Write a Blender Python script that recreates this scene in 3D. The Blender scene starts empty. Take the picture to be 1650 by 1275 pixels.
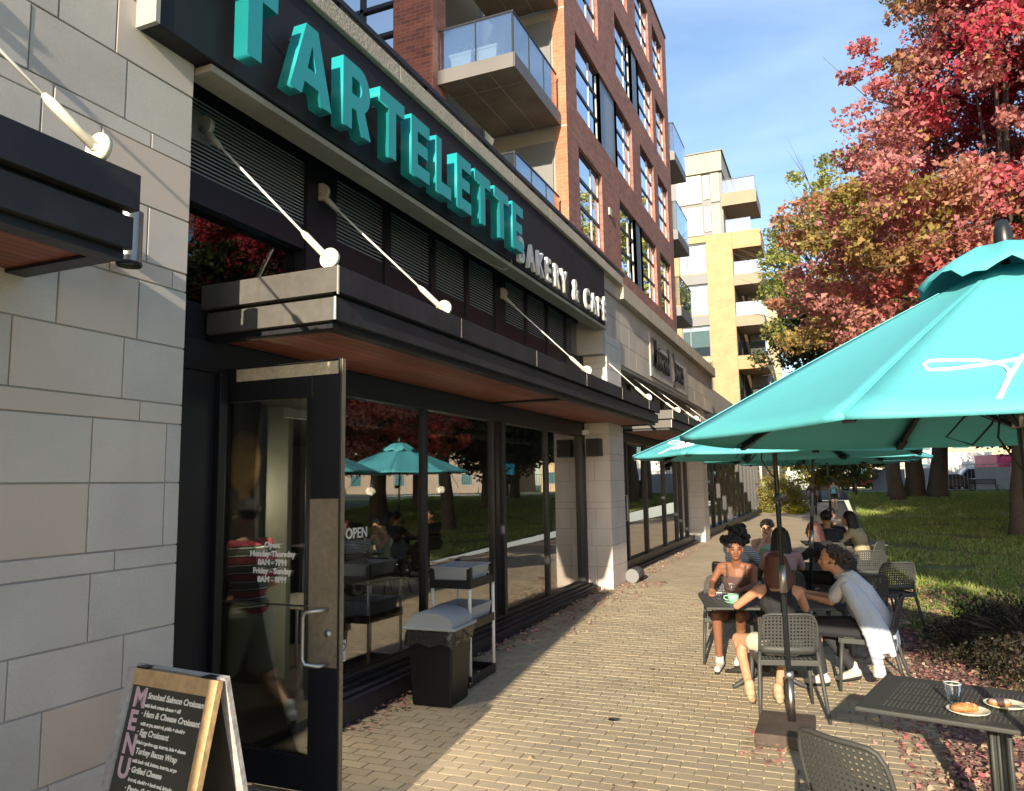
import bpy, math, random
import numpy as np
from mathutils import Vector, Matrix
R_ = math.radians
rnd = random.Random(7)
sc = bpy.context.scene
# ------------------------------------------------------------------ camera, world, sun
H = 1.75
cam = bpy.data.objects.new('camera', bpy.data.cameras.new('camera')); sc.collection.objects.link(cam)
Xw = Vector((0.92041343, -0.06084358, -0.38618282)); Yw = Vector((0.39060397, 0.10178238, 0.91491469)); Zw = Vector((-0.01636008, -0.99294431, 0.11744761))
rgt = Vector((Xw.x, Yw.x, Zw.x)); dwn = Vector((Xw.y, Yw.y, Zw.y)); fwd = Vector((Xw.z, Yw.z, Zw.z))
m3 = Matrix((rgt, -dwn, -fwd)).transposed()
cam.matrix_world = Matrix.Translation((0, 0, H)) @ m3.to_4x4()
cam.data.sensor_width = 36; cam.data.lens = 36 * 1218 / 1650
cam.data.clip_start = .05; cam.data.clip_end = 2000
sc.camera = cam
EL, AZ = R_(17.0), R_(5.4)
sdir = Vector((math.sin(AZ) * math.cos(EL), -math.cos(AZ) * math.cos(EL), math.sin(EL)))   # towards the sun
w = bpy.data.worlds.new('World'); sc.world = w; w.use_nodes = True
nt = w.node_tree; bg = nt.nodes['Background']
sky = nt.nodes.new('ShaderNodeTexSky'); sky.sky_type = 'NISHITA'; sky.sun_disc = False
sky.sun_elevation = EL; sky.sun_rotation = math.atan2(sdir.x, sdir.y); sky.air_density = 1.0; sky.dust_density = .6; sky.ozone_density = 2.2
tc = nt.nodes.new('ShaderNodeTexCoord'); mp = nt.nodes.new('ShaderNodeMapping'); mp.inputs['Scale'].default_value = (1.2, 1.2, 4.5)
mp.inputs['Rotation'].default_value = (.25, .3, .4)
nz = nt.nodes.new('ShaderNodeTexNoise'); nz.inputs['Scale'].default_value = 1.6; nz.inputs['Detail'].default_value = 6; nz.inputs['Distortion'].default_value = .4
cr = nt.nodes.new('ShaderNodeValToRGB'); cr.color_ramp.elements[0].position = .42; cr.color_ramp.elements[1].position = .85
cr.color_ramp.elements[0].color = (0, 0, 0, 1); cr.color_ramp.elements[1].color = (.30, .30, .30, 1)
mx = nt.nodes.new('ShaderNodeMixRGB'); mx.inputs['Color2'].default_value = (7.5, 8.4, 9.6, 1)
nt.links.new(tc.outputs['Generated'], mp.inputs[0]); nt.links.new(mp.outputs[0], nz.inputs['Vector']); nt.links.new(nz.outputs['Fac'], cr.inputs[0])
nt.links.new(cr.outputs[0], mx.inputs['Fac']); nt.links.new(sky.outputs[0], mx.inputs['Color1']); nt.links.new(mx.outputs[0], bg.inputs[0])
bg.inputs[1].default_value = .134
sun = bpy.data.objects.new('sun', bpy.data.lights.new('sun', 'SUN')); sc.collection.objects.link(sun)
sun.data.energy = 5.0; sun.data.angle = R_(.53); sun.data.color = (1, .86, .66)
sun.rotation_euler = (-sdir).to_track_quat('-Z', 'Y').to_euler()
sc.view_settings.view_transform = 'Standard'; sc.view_settings.look = 'None'; sc.view_settings.gamma = 1; sc.view_settings.exposure = 1.0
sc.cycles.max_bounces = 8; sc.cycles.transparent_max_bounces = 16; sc.cycles.sample_clamp_indirect = 6

def gz(y): return -.02 * max(0., 13 - y)
def lz(y): return gz(y) if y < 13 else min(.02 * (y - 13), .72)

# ------------------------------------------------------------------ materials
MATS = {}
def new_mat(name):
    m = bpy.data.materials.new(name); m.use_nodes = True; MATS[name] = m
    return m, m.node_tree, m.node_tree.nodes['Principled BSDF']
def node(nt, t, **kw):
    n = nt.nodes.new(t)
    for k, v in kw.items():
        if k in n.inputs: n.inputs[k].default_value = v
        else: setattr(n, k, v)
    return n
def mathn(nt, op, a, b=None, c=None):
    n = nt.nodes.new('ShaderNodeMath'); n.operation = op
    for i, v in enumerate((a, b, c)):
        if v is None: continue
        if isinstance(v, (int, float)): n.inputs[i].default_value = v
        else: nt.links.new(v, n.inputs[i])
    return n.outputs[0]
def mixc(nt, fac, a, b, mode='MIX'):
    n = nt.nodes.new('ShaderNodeMixRGB'); n.blend_type = mode
    for i, v in enumerate((fac, a, b)):
        if isinstance(v, (int, float)): n.inputs[i].default_value = v
        elif isinstance(v, tuple): n.inputs[i].default_value = v if len(v) == 4 else v + (1,)
        else: nt.links.new(v, n.inputs[i])
    return n.outputs[0]
def M(name, col, rough=.6, metal=0., spec=.5, big=(1.5, .18), fine=(60, .12), bump=(80, .15), rand=0., tint=None, attr=False):
    """procedural material: low and fine noise in the colour, fine bump, optional variation between objects"""
    if name in MATS: return MATS[name]
    m, t, b = new_mat(name)
    tc = t.nodes.new('ShaderNodeTexCoord')
    n1 = node(t, 'ShaderNodeTexNoise', Scale=big[0], Detail=4.); n2 = node(t, 'ShaderNodeTexNoise', Scale=fine[0], Detail=3.)
    geo = t.nodes.new('ShaderNodeNewGeometry')
    t.links.new(geo.outputs['Position'], n1.inputs['Vector']); t.links.new(tc.outputs['Object'], n2.inputs['Vector'])
    v = mathn(t, 'MULTIPLY_ADD', n1.outputs['Fac'], 2 * big[1], 1 - big[1])
    v2 = mathn(t, 'MULTIPLY_ADD', n2.outputs['Fac'], 2 * fine[1], 1 - fine[1])
    v = mathn(t, 'MULTIPLY', v, v2)
    c = tuple(col) + (1,)
    if attr:
        a = t.nodes.new('ShaderNodeAttribute'); a.attribute_name = 'tone'; src = a.outputs['Color']
    else: src = None
    if rand:
        oi = t.nodes.new('ShaderNodeObjectInfo')
        v = mathn(t, 'MULTIPLY', v, mathn(t, 'MULTIPLY_ADD', oi.outputs['Random'], 2 * rand, 1 - rand))
    comb = t.nodes.new('ShaderNodeCombineColor')
    for i in range(3): t.links.new(v, comb.inputs[i])
    base = mixc(t, 1., src if src else c, comb.outputs[0], 'MULTIPLY')
    if tint:
        oi2 = t.nodes.new('ShaderNodeObjectInfo')
        n3 = node(t, 'ShaderNodeTexNoise', Scale=1.1, Detail=2.); t.links.new(geo.outputs['Position'], n3.inputs['Vector'])
        f = mathn(t, 'MULTIPLY', oi2.outputs['Random'], mathn(t, 'GREATER_THAN', n3.outputs['Fac'], .2))
        base = mixc(t, mathn(t, 'MULTIPLY', mathn(t, 'POWER', f, 3.), .7), base, tuple(tint))
    t.links.new(base, b.inputs['Base Color'])
    r = mathn(t, 'MULTIPLY_ADD', n2.outputs['Fac'], .25, rough - .12); t.links.new(r, b.inputs['Roughness'])
    b.inputs['Metallic'].default_value = metal; b.inputs['Specular IOR Level'].default_value = spec
    if bump:
        n4 = node(t, 'ShaderNodeTexNoise', Scale=float(bump[0]), Detail=4.); t.links.new(tc.outputs['Object'], n4.inputs['Vector'])
        bp = node(t, 'ShaderNodeBump', Strength=bump[1], Distance=.01); t.links.new(n4.outputs['Fac'], bp.inputs['Height']); t.links.new(bp.outputs[0], b.inputs['Normal'])
    return m
def glass(name, tint=(.75, .8, .8), refl=.3, rough=.0, wav=.0):
    m = bpy.data.materials.new(name); m.use_nodes = True; MATS[name] = m; t = m.node_tree; t.nodes.clear()
    o = t.nodes.new('ShaderNodeOutputMaterial'); tr = node(t, 'ShaderNodeBsdfTransparent'); tr.inputs[0].default_value = tint + (1,)
    gl = node(t, 'ShaderNodeBsdfGlossy', Roughness=rough); gl.inputs[0].default_value = (1, 1, 1, 1)
    lw = node(t, 'ShaderNodeFresnel', IOR=1.5); f = mathn(t, 'ADD', mathn(t, 'MULTIPLY', lw.outputs[0], 1.3), refl); f = mathn(t, 'MINIMUM', f, .95)
    if wav:
        tc = t.nodes.new('ShaderNodeTexCoord'); n = node(t, 'ShaderNodeTexNoise', Scale=1.3, Detail=1.); t.links.new(tc.outputs['Object'], n.inputs['Vector'])
        bp = node(t, 'ShaderNodeBump', Strength=wav, Distance=.02); t.links.new(n.outputs['Fac'], bp.inputs['Height']); t.links.new(bp.outputs[0], gl.inputs['Normal'])
    mxs = t.nodes.new('ShaderNodeMixShader'); t.links.new(f, mxs.inputs[0]); t.links.new(tr.outputs[0], mxs.inputs[1]); t.links.new(gl.outputs[0], mxs.inputs[2]); t.links.new(mxs.outputs[0], o.inputs[0])
    return m
def leafmat(name, trans=.35, rough=.5):
    m = bpy.data.materials.new(name); m.use_nodes = True; MATS[name] = m; t = m.node_tree; b = t.nodes['Principled BSDF']; o = t.nodes['Material Output']
    a = t.nodes.new('ShaderNodeAttribute'); a.attribute_name = 'tone'
    t.links.new(a.outputs['Color'], b.inputs['Base Color']); b.inputs['Roughness'].default_value = rough; b.inputs['Specular IOR Level'].default_value = .3
    tl = t.nodes.new('ShaderNodeBsdfTranslucent'); t.links.new(a.outputs['Color'], tl.inputs[0])
    ms = t.nodes.new('ShaderNodeMixShader'); ms.inputs[0].default_value = trans
    t.links.new(b.outputs[0], ms.inputs[1]); t.links.new(tl.outputs[0], ms.inputs[2]); t.links.new(ms.outputs[0], o.inputs[0])
    return m
def brickmat(name, axis='yz', c1=(.35, .15, .12), c2=(.225, .10, .082), mortar=(.28, .19, .16)):
    m, t, b = new_mat(name); geo = t.nodes.new('ShaderNodeNewGeometry'); sp = t.nodes.new('ShaderNodeSeparateXYZ'); cb = t.nodes.new('ShaderNodeCombineXYZ')
    t.links.new(geo.outputs['Position'], sp.inputs[0]); s = {'x': 0, 'y': 1, 'z': 2}
    t.links.new(sp.outputs[s[axis[0]]], cb.inputs[0]); t.links.new(sp.outputs[s[axis[1]]], cb.inputs[1])
    br = t.nodes.new('ShaderNodeTexBrick'); br.inputs['Scale'].default_value = 1; br.inputs['Brick Width'].default_value = .235; br.inputs['Row Height'].default_value = .085
    br.inputs['Mortar Size'].default_value = .006; br.inputs['Mortar Smooth'].default_value = .2
    br.inputs['Color1'].default_value = c1 + (1,); br.inputs['Color2'].default_value = c2 + (1,); br.inputs['Mortar'].default_value = mortar + (1,)
    t.links.new(cb.outputs[0], br.inputs['Vector'])
    n = node(t, 'ShaderNodeTexNoise', Scale=1.3, Detail=5.); t.links.new(geo.outputs['Position'], n.inputs['Vector'])
    n2 = node(t, 'ShaderNodeTexNoise', Scale=9., Detail=4.); t.links.new(geo.outputs['Position'], n2.inputs['Vector'])
    v = mathn(t, 'MULTIPLY', mathn(t, 'MULTIPLY_ADD', n.outputs['Fac'], .5, .75), mathn(t, 'MULTIPLY_ADD', n2.outputs['Fac'], .5, .75))
    cc = t.nodes.new('ShaderNodeCombineColor')
    for i in range(3): t.links.new(v, cc.inputs[i])
    t.links.new(mixc(t, 1., br.outputs['Color'], cc.outputs[0], 'MULTIPLY'), b.inputs['Base Color']); b.inputs['Roughness'].default_value = .9
    bp = node(t, 'ShaderNodeBump', Strength=.6, Distance=.008); inv = mathn(t, 'SUBTRACT', 1., br.outputs['Fac']); t.links.new(inv, bp.inputs['Height']); t.links.new(bp.outputs[0], b.inputs['Normal'])
    return m
STONE = M('limestone', (.56, .53, .49), .85, big=(2.6, .20), fine=(110, .15), bump=(260, .14), rand=.08, tint=(.56, .44, .36))
STONE2 = M('stone_tile', (.47, .42, .36), .85, big=(1.5, .12), fine=(60, .10), bump=(90, .3), rand=.09)
MORT = M('mortar', (.36, .345, .325), .95)
BLACK = M('black_metal', (.012, .012, .016), .42, spec=.4, big=(2, .3), fine=(30, .2), bump=None)
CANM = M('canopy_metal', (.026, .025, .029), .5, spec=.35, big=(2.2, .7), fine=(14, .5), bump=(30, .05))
CANG = M('canopy_metal_sunlit', (.085, .08, .072), .5, spec=.4, big=(2.2, .3), fine=(20, .2), bump=(30, .05))  # same metal, with sunlight put into the colour of the end faces
NAVY = M('navy_plinth', (.010, .011, .022), .45, big=(3, .4), fine=(40, .3))
SIGNM = M('sign_board_metal', (.020, .021, .026), .55, spec=.22, big=(.8, .25), fine=(8, .15), bump=(10, .04))
TEALM = M('teal_letter_paint', (.015, .33, .36), .4, big=(1, .08), fine=(20, .05), bump=None)
WHITEM = M('white_paint', (.75, .74, .70), .5, big=(2, .08), fine=(30, .06), bump=None)
CREAM = M('cream_painted_steel', (.66, .63, .52), .45, big=(3, .15), fine=(40, .15), bump=(60, .05))
WOODS = M('cedar_soffit', (.21, .062, .034), .5, big=(3, .3), fine=(30, .3), bump=(40, .15), rand=.22)
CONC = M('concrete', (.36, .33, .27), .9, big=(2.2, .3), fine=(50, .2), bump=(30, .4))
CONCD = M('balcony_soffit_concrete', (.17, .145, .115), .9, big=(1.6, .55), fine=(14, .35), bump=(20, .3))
COPE = M('weathered_coping', (.42, .37, .30), .9, big=(3, .25), fine=(60, .35), bump=(40, .8))
GREYP = M('grey_panel', (.16, .165, .165), .55, big=(1, .1), bump=None)
GREYL = M('light_grey_panel', (.36, .35, .32), .6, big=(1, .1), bump=None)
BLUEP = M('blue_grey_panel', (.22, .27, .33), .4, big=(1, .08), bump=None)
STEEL = M('brushed_steel', (.55, .55, .53), .42, 1., big=(4, .1), fine=(90, .15), bump=None)
STEELD = M('dull_steel', (.30, .29, .27), .35, 1., big=(6, .2), fine=(60, .2), bump=None)
DOORSUN = M('sunlit_door_finish', (.22, .18, .12), .6, big=(5, .35), fine=(25, .35), bump=(30, .2))  # sunlight on the door stile and edge, put into the colour
BRY = brickmat('red_brick_side', 'yz'); BRX = brickmat('red_brick_front', 'xz', (.36, .11, .06), (.20, .06, .04))
BRO = brickmat('sunlit_brick_pier', 'xz', (.44, .18, .10), (.38, .15, .085), (.42, .24, .16))  # same brick, sunlight on the pier face put into its colour
YEL = brickmat('buff_brick', 'xz', (.47, .30, .155), (.42, .265, .135), (.45, .32, .19)); YELY = brickmat('buff_brick_side', 'yz', (.47, .30, .155), (.42, .265, .135), (.45, .32, .19))
GLS = glass('storefront_glass', (.80, .83, .83), .17, wav=.03)
GLV = glass('upper_shop_glass', (.6, .6, .6), .0)
GLD = glass('door_glass', (.86, .90, .88), .01)
GLR = glass('railing_glass', (.72, .80, .84), .22)
GLU = glass('upper_window_glass', (.30, .33, .36), .55, wav=.12)
GLC = glass('drinking_glass', (.985, .99, .99), .03)
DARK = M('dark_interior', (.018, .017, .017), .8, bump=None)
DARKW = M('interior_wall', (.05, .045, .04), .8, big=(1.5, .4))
BLIND = M('window_blind', (.50, .56, .48), .7, big=(1, .05), fine=(8, .06), bump=None)
CANV = M('teal_canvas', (.095, .44, .49), .7, big=(2.5, .08), fine=(220, .07), bump=(7, .35))
PLAST = M('charcoal_resin', (.048, .05, .048), .55, spec=.4, big=(3, .1), fine=(60, .12), bump=(120, .08))
BARK = M('bark', (.085, .068, .052), .95, big=(2.5, .35), fine=(14, .4), bump=(12, 1.))
LEAF = leafmat('leaf', .45); GRASSM = leafmat('grass_blade', .25, .6); FALL = leafmat('fallen_leaf', .15, .7)
POLEM = M('dark_pole', (.012, .016, .02), .35, spec=.5, bump=None)
RUB = M('black_rubber', (.015, .015, .015), .7)

# ------------------------------------------------------------------ mesh helpers
col = sc.collection
class MB:
    def __init__(s): s.v = []; s.f = []; s.sm = []
    def add(s, vs, fs, smooth=False):
        b = len(s.v); s.v += [tuple(v) for v in vs]; s.f += [tuple(i + b for i in f) for f in fs]; s.sm += [smooth] * len(fs); return s
    def box(s, x0, x1, y0, y1, z0, z1):
        return s.add([(x0, y0, z0), (x1, y0, z0), (x1, y1, z0), (x0, y1, z0), (x0, y0, z1), (x1, y0, z1), (x1, y1, z1), (x0, y1, z1)],
                     [(0, 3, 2, 1), (4, 5, 6, 7), (0, 1, 5, 4), (1, 2, 6, 5), (2, 3, 7, 6), (3, 0, 4, 7)])
    def beam(s, p, q, w, d, up=(0, 0, 1)):
        p = Vector(p); q = Vector(q); a = (q - p).normalized(); u = Vector(up)
        if abs(a.dot(u)) > .98: u = Vector((0, 1, 0))
        r = a.cross(u).normalized() * w / 2; t = r.cross(a).normalized() * d / 2
        vs = [p - r - t, p + r - t, p + r + t, p - r + t, q - r - t, q + r - t, q + r + t, q - r + t]
        return s.add(vs, [(0, 3, 2, 1), (4, 5, 6, 7), (0, 1, 5, 4), (1, 2, 6, 5), (2, 3, 7, 6), (3, 0, 4, 7)])
    def tube(s, pts, r, n=8, cap=True):
        pts = [Vector(p) for p in pts]; rr = r if isinstance(r, (list, tuple)) else [r] * len(pts)
        b = len(s.v); prev = None
        for i, p in enumerate(pts):
            a = (pts[min(i + 1, len(pts) - 1)] - pts[max(i - 1, 0)])
            a = a.normalized() if a.length > 1e-9 else Vector((0, 0, 1))
            if prev is None:
                u = Vector((0, 0, 1)) if abs(a.z) < .9 else Vector((1, 0, 0)); u = (u - a * u.dot(a)).normalized()
            else:
                u = prev - a * prev.dot(a); u = u.normalized() if u.length > 1e-6 else prev
            prev = u; v = a.cross(u)
            for k in range(n):
                t = 2 * math.pi * k / n; s.v.append(tuple(p + (u * math.cos(t) + v * math.sin(t)) * rr[i]))
        for i in range(len(pts) - 1):
            for k in range(n):
                s.f.append((b + i * n + k, b + i * n + (k + 1) % n, b + (i + 1) * n + (k + 1) % n, b + (i + 1) * n + k)); s.sm.append(True)
        if cap:
            s.f.append(tuple(b + k for k in reversed(range(n)))); s.f.append(tuple(b + (len(pts) - 1) * n + k for k in range(n))); s.sm += [False, False]
        return s
    def lathe(s, prof, c=(0, 0, 0), n=20):
        b = len(s.v)
        for r, z in prof:
            for k in range(n):
                t = 2 * math.pi * k / n; s.v.append((c[0] + r * math.cos(t), c[1] + r * math.sin(t), c[2] + z))
        for i in range(len(prof) - 1):
            for k in range(n):
                s.f.append((b + i * n + k, b + i * n + (k + 1) % n, b + (i + 1) * n + (k + 1) % n, b + (i + 1) * n + k)); s.sm.append(True)
        return s
    def ell(s, c, r, rot=None, n=12, m=8):
        vs = []; fs = []
        for i in range(m + 1):
            ph = math.pi * i / m
            for k in range(n):
                t = 2 * math.pi * k / n; v = Vector((r[0] * math.sin(ph) * math.cos(t), r[1] * math.sin(ph) * math.sin(t), r[2] * math.cos(ph)))
                if rot is not None: v = rot @ v
                vs.append(tuple(Vector(c) + v))
        for i in range(m):
            for k in range(n): fs.append((i * n + k, (i + 1) * n + k, (i + 1) * n + (k + 1) % n, i * n + (k + 1) % n))
        return s.add(vs, fs, True)
    def cap(s, p, q, r0, r1, n=12):
        p = Vector(p); q = Vector(q); s.ell(p, (r0,) * 3, n=n); s.ell(q, (r1,) * 3, n=n); s.tube([p, q], [r0, r1], n, True); return s
    def prism(s, poly, fn, d0, d1):
        n = len(poly); vs = [fn(u, v, d0) for u, v in poly] + [fn(u, v, d1) for u, v in poly]
        return s.add(vs, [tuple(reversed(range(n))), tuple(range(n, 2 * n))] + [(i, (i + 1) % n, n + (i + 1) % n, n + i) for i in range(n)])
    def mesh(s, name, off=(0, 0, 0)):
        me = bpy.data.meshes.new(name); o = off
        me.from_pydata([(v[0] - o[0], v[1] - o[1], v[2] - o[2]) for v in s.v], [], s.f)
        me.polygons.foreach_set('use_smooth', s.sm); me.update(); return me
def link(o, parent=None):
    col.objects.link(o)
    if parent is not None: o.parent = parent
    return o
def ob(name, mb, mat, parent=None, W=False, bev=0., kind=None, label=None):
    """W: the builder holds world coordinates and the parent sits at parent.location without rotation"""
    off = (0, 0, 0)
    if W and parent is not None:
        p = parent; L = Vector((0, 0, 0))
        while p is not None: L += p.location; p = p.parent
        off = L
    me = mb.mesh(name, off) if isinstance(mb, MB) else mb
    if mat is not None and not me.materials: me.materials.append(mat)
    o = link(bpy.data.objects.new(name, me), parent)
    if bev:
        b = o.modifiers.new('b', 'BEVEL'); b.width = bev; b.segments = 2; b.limit_method = 'ANGLE'; b.angle_limit = R_(40)
    if kind: o['kind'] = kind
    if label: o['label'] = label
    return o
def tag(o, label, cat, group=None):
    o['label'] = label; o['category'] = cat
    if group: o['group'] = group
    return o
def thing(name, label, cat, loc=(0, 0, 0), rz=0., group=None):
    o = link(bpy.data.objects.new(name, None)); o.location = loc; o.rotation_euler = (0, 0, rz); o.empty_display_size = .1
    return tag(o, label, cat, group)
def copy_tree(o, parent=None):
    c = o.copy(); link(c, parent)
    for ch in list(o.children): copy_tree(ch, c)
    return c
def to_mesh(cob, name):
    col.objects.link(cob); dg = bpy.context.evaluated_depsgraph_get(); me = bpy.data.meshes.new_from_object(cob.evaluated_get(dg)); me.name = name
    cu = cob.data; bpy.data.objects.remove(cob); bpy.data.curves.remove(cu); return me
def text_mesh(s, size, ext=.01, bold=0., align='LEFT', shear=0., spacing=1.):
    cu = bpy.data.curves.new('t', 'FONT'); cu.body = s; cu.size = size; cu.extrude = ext; cu.offset = bold; cu.align_x = align; cu.shear = shear; cu.space_character = spacing; cu.resolution_u = 3
    return to_mesh(bpy.data.objects.new('t', cu), 'lettering')
def outline_mesh(outs, ext):
    cu = bpy.data.curves.new('t', 'CURVE'); cu.dimensions = '2D'; cu.fill_mode = 'BOTH'; cu.extrude = ext
    for o in outs:
        sp = cu.splines.new('POLY'); sp.points.add(len(o) - 1); sp.use_cyclic_u = True
        for i, p in enumerate(o): sp.points[i].co = (p[0], p[1], 0, 1)
    return to_mesh(bpy.data.objects.new('t', cu), 'letter')
FX = Matrix(((0, 0, 1), (1, 0, 0), (0, 1, 0)))      # text plane facing +X: right=+Y, up=+Z, normal=+X
FY = Matrix(((1, 0, 0), (0, 0, -1), (0, 1, 0)))     # facing -Y: right=+X, up=+Z, normal=-Y
def place(me, name, mat, parent, Mx, loc, W=True, label=None):
    me.transform(Mx.to_4x4()); o = ob(name, me, mat, parent, label=label)
    p = Vector((0, 0, 0)); q = parent
    while W and q is not None: p += q.location; q = q.parent
    o.location = Vector(loc) - p; return o
def cards(name, V, C, mat, parent=None, kind='stuff'):
    """V: N x k x 3 polygons, C: N x 3 colours, one mesh"""
    N, k, _ = V.shape; me = bpy.data.meshes.new(name)
    me.vertices.add(N * k); me.vertices.foreach_set('co', V.reshape(-1).astype(np.float32))
    me.loops.add(N * k); me.loops.foreach_set('vertex_index', np.arange(N * k, dtype=np.int32))
    me.polygons.add(N); me.polygons.foreach_set('loop_start', np.arange(0, N * k, k, dtype=np.int32)); me.polygons.foreach_set('loop_total', np.full(N, k, dtype=np.int32))
    a = me.color_attributes.new('tone', 'FLOAT_COLOR', 'POINT')
    cc = np.ones((N, k, 4), np.float32); cc[:, :, :3] = np.clip(C, 0, 1)[:, None, :]; a.data.foreach_set('color', cc.reshape(-1))
    me.update(); me.materials.append(mat); o = link(bpy.data.objects.new(name, me), parent)
    if kind: o['kind'] = kind
    return o
def leaf_cards(P, size, rg, shape='leaf', flat=0.):
    N = len(P); n = rg.normal(size=(N, 3)); n[:, 2] += flat * 3; n /= np.linalg.norm(n, axis=1)[:, None]
    a = rg.normal(size=(N, 3)); u = np.cross(n, a); u /= np.linalg.norm(u, axis=1)[:, None]; v = np.cross(n, u)
    s = size * (.5 + 1.0 * rg.random(N) ** 1.4)
    pts = [(-.5, -.1), (-.18, -.5), (.18, -.5), (.5, -.1), (.22, .12), (0, .6), (-.22, .12)] if shape == 'maple' else [(-.5, 0), (0, -.32), (.5, 0), (0, .32)]
    V = np.stack([P + (u * p[0] + v * p[1] + n * (abs(p[0]) * .35)) * s[:, None] for p in pts], 1)
    return V
def pal(cols, w, N, rg, jit=.18):
    c = np.array(cols); i = rg.choice(len(c), N, p=np.array(w) / sum(w)); return c[i] * rg.uniform(1 - jit, 1 + jit, (N, 1)) * rg.uniform(.93, 1.07, (N, 3))

# ------------------------------------------------------------------ ground, walkway, lawn
def sheet(name, mat, xs, ys, zf, kind='structure'):
    mb = MB(); vs = [(x, y, zf(x, y)) for y in ys for x in xs]; nx = len(xs)
    mb.add(vs, [(j * nx + i, j * nx + i + 1, (j + 1) * nx + i + 1, (j + 1) * nx + i) for j in range(len(ys) - 1) for i in range(nx - 1)], True)
    return ob(name, mb, mat, kind=kind)
EARTH = M('lawn_earth', (.085, .115, .035), .95, big=(.35, .4), fine=(6, .35), bump=(8, .8))
def lawnz(x, y): return lz(y) - (.012 if x > .5 else .08)
ysl = [-30, -10, 0, 2, 4, 6, 8, 10, 12, 13, 14, 16, 20, 25, 30, 40, 49, 60, 90, 200, 900]
sheet('lawn', EARTH, [.62, 1.4, 2.5, 5, 10, 20, 60, 200, 900], ysl, lawnz)
m, t, b = new_mat('sandy_joint_and_far_pavers')
geo = t.nodes.new('ShaderNodeNewGeometry'); br = t.nodes.new('ShaderNodeTexBrick'); br.inputs['Scale'].default_value = 1; br.inputs['Brick Width'].default_value = .215; br.inputs['Row Height'].default_value = .107
br.inputs['Mortar Size'].default_value = .004; br.inputs['Color1'].default_value = (.41, .335, .225, 1); br.inputs['Color2'].default_value = (.375, .31, .21, 1); br.inputs['Mortar'].default_value = (.40, .33, .23, 1)
t.links.new(geo.outputs['Position'], br.inputs['Vector']); nn = node(t, 'ShaderNodeTexNoise', Scale=.8, Detail=6.); t.links.new(geo.outputs['Position'], nn.inputs['Vector'])
cc = t.nodes.new('ShaderNodeCombineColor'); vv = mathn(t, 'MULTIPLY_ADD', nn.outputs['Fac'], .5, .75); [t.links.new(vv, cc.inputs[i]) for i in range(3)]
t.links.new(mixc(t, 1., br.outputs['Color'], cc.outputs[0], 'MULTIPLY'), b.inputs['Base Color']); b.inputs['Roughness'].default_value = .9
PAVB = MATS['sandy_joint_and_far_pavers']
walk = sheet('walkway', PAVB, [-12, -3.7, .62], [-12, -4, 0, 3, 5, 7, 9, 11, 13, 17.3, 18, 45, 70], lambda x, y: gz(y) - (.013 if -5 < y < 17.9 and x > -12 else .003))
sheet('road', M('asphalt', (.06, .06, .062), .95, big=(.3, .2)), [-200, .0, 200], [70, 78, 96], lambda x, y: .02 if y < 71 else .66)
PAVM = M('paver', (.36, .295, .21), .88, big=(1.7, .24), fine=(70, .22), bump=(160, .4), attr=True)
def paver_geo(mb, x, y, tone, tones, L=.215, Wd=.107, g=.0012, gx=.0045):
    a = rnd.uniform(-.004, .004); z = gz(y); dz = rnd.uniform(-.0012, .0012); cx = x + rnd.uniform(-.001, .001); cy = y + rnd.uniform(-.0007, .0007); c = .005
    def ring(ins, zz): return [(cx + (sx * (L / 2 - gx - ins)) - a * sy * Wd, cy + sy * (Wd / 2 - g - ins) + a * sx * L, z + zz + dz + (sx * L / 2) * tl * .5) for sx, sy in ((-1, -1), (1, -1), (1, 1), (-1, 1))]
    tl = rnd.uniform(-.006, .006)
    vs = ring(0, -.02) + ring(0, 0 - .0011) + ring(c, 0)
    mb.add(vs, [(8, 9, 10, 11)] + [(i, (i + 1) % 4, 4 + (i + 1) % 4, 4 + i) for i in range(4)] + [(4 + i, 4 + (i + 1) % 4, 8 + (i + 1) % 4, 8 + i) for i in range(4)])
    tones += [tone] * 12
def tone_attr(me, tones):
    a = me.color_attributes.new('tone', 'FLOAT_COLOR', 'POINT'); a.data.foreach_set('color', np.array([(c[0], c[1], c[2], 1) for c in tones], np.float32).reshape(-1))
def ptone():
    k = rnd.choice([(.41, .335, .225), (.40, .325, .215), (.395, .325, .225), (.415, .345, .235), (.38, .315, .215)]); s = rnd.uniform(.93, 1.06); return tuple(c * s for c in k)
big = MB(); bt = []; npv = 0; row = 0; y = 4.02
while y < 17.5:
    x = -3.66 + (row % 2) * .1075 + rnd.uniform(-.006, .006); xe = .60 + (0 if rnd.random() < .5 else .06)
    while x < xe:
        if npv < 300 and x > -3.0 and x < .6 - max(0, (4.6 - y)) * .2:
            mb = MB(); tt = []; paver_geo(mb, x, y, ptone(), tt); me = mb.mesh('paver'); tone_attr(me, tt); ob('paver', me, PAVM, walk); npv += 1
        else: paver_geo(big, x, y, ptone(), bt)
        x += .215
    y += .107; row += 1
js = MB(); yj = 4.02
while yj < 17.5: js.add([(-3.76, yj - .0556, gz(yj) - .0007), (.60, yj - .0556, gz(yj) - .0007), (.60, yj - .0514, gz(yj) - .0007), (-3.76, yj - .0514, gz(yj) - .0007)], [(0, 1, 2, 3)]); yj += .107
ob('joint_sand', js, M('joint_sand', (.50, .42, .30), .95, bump=None), walk, kind='stuff')
me = big.mesh('paver_field'); tone_attr(me, bt); ob('paver_field', me, PAVM, walk, kind='stuff')
dc = thing('drain_cover', 'small dark round drain cover set in the sunlit paving', 'drain cover', (-1.75, 6.15, gz(6.15) + .001)); mb = MB(); mb.lathe([(0, .002), (.045, .002), (.05, 0)], n=20); ob('plate', mb, STEELD, dc)
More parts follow.
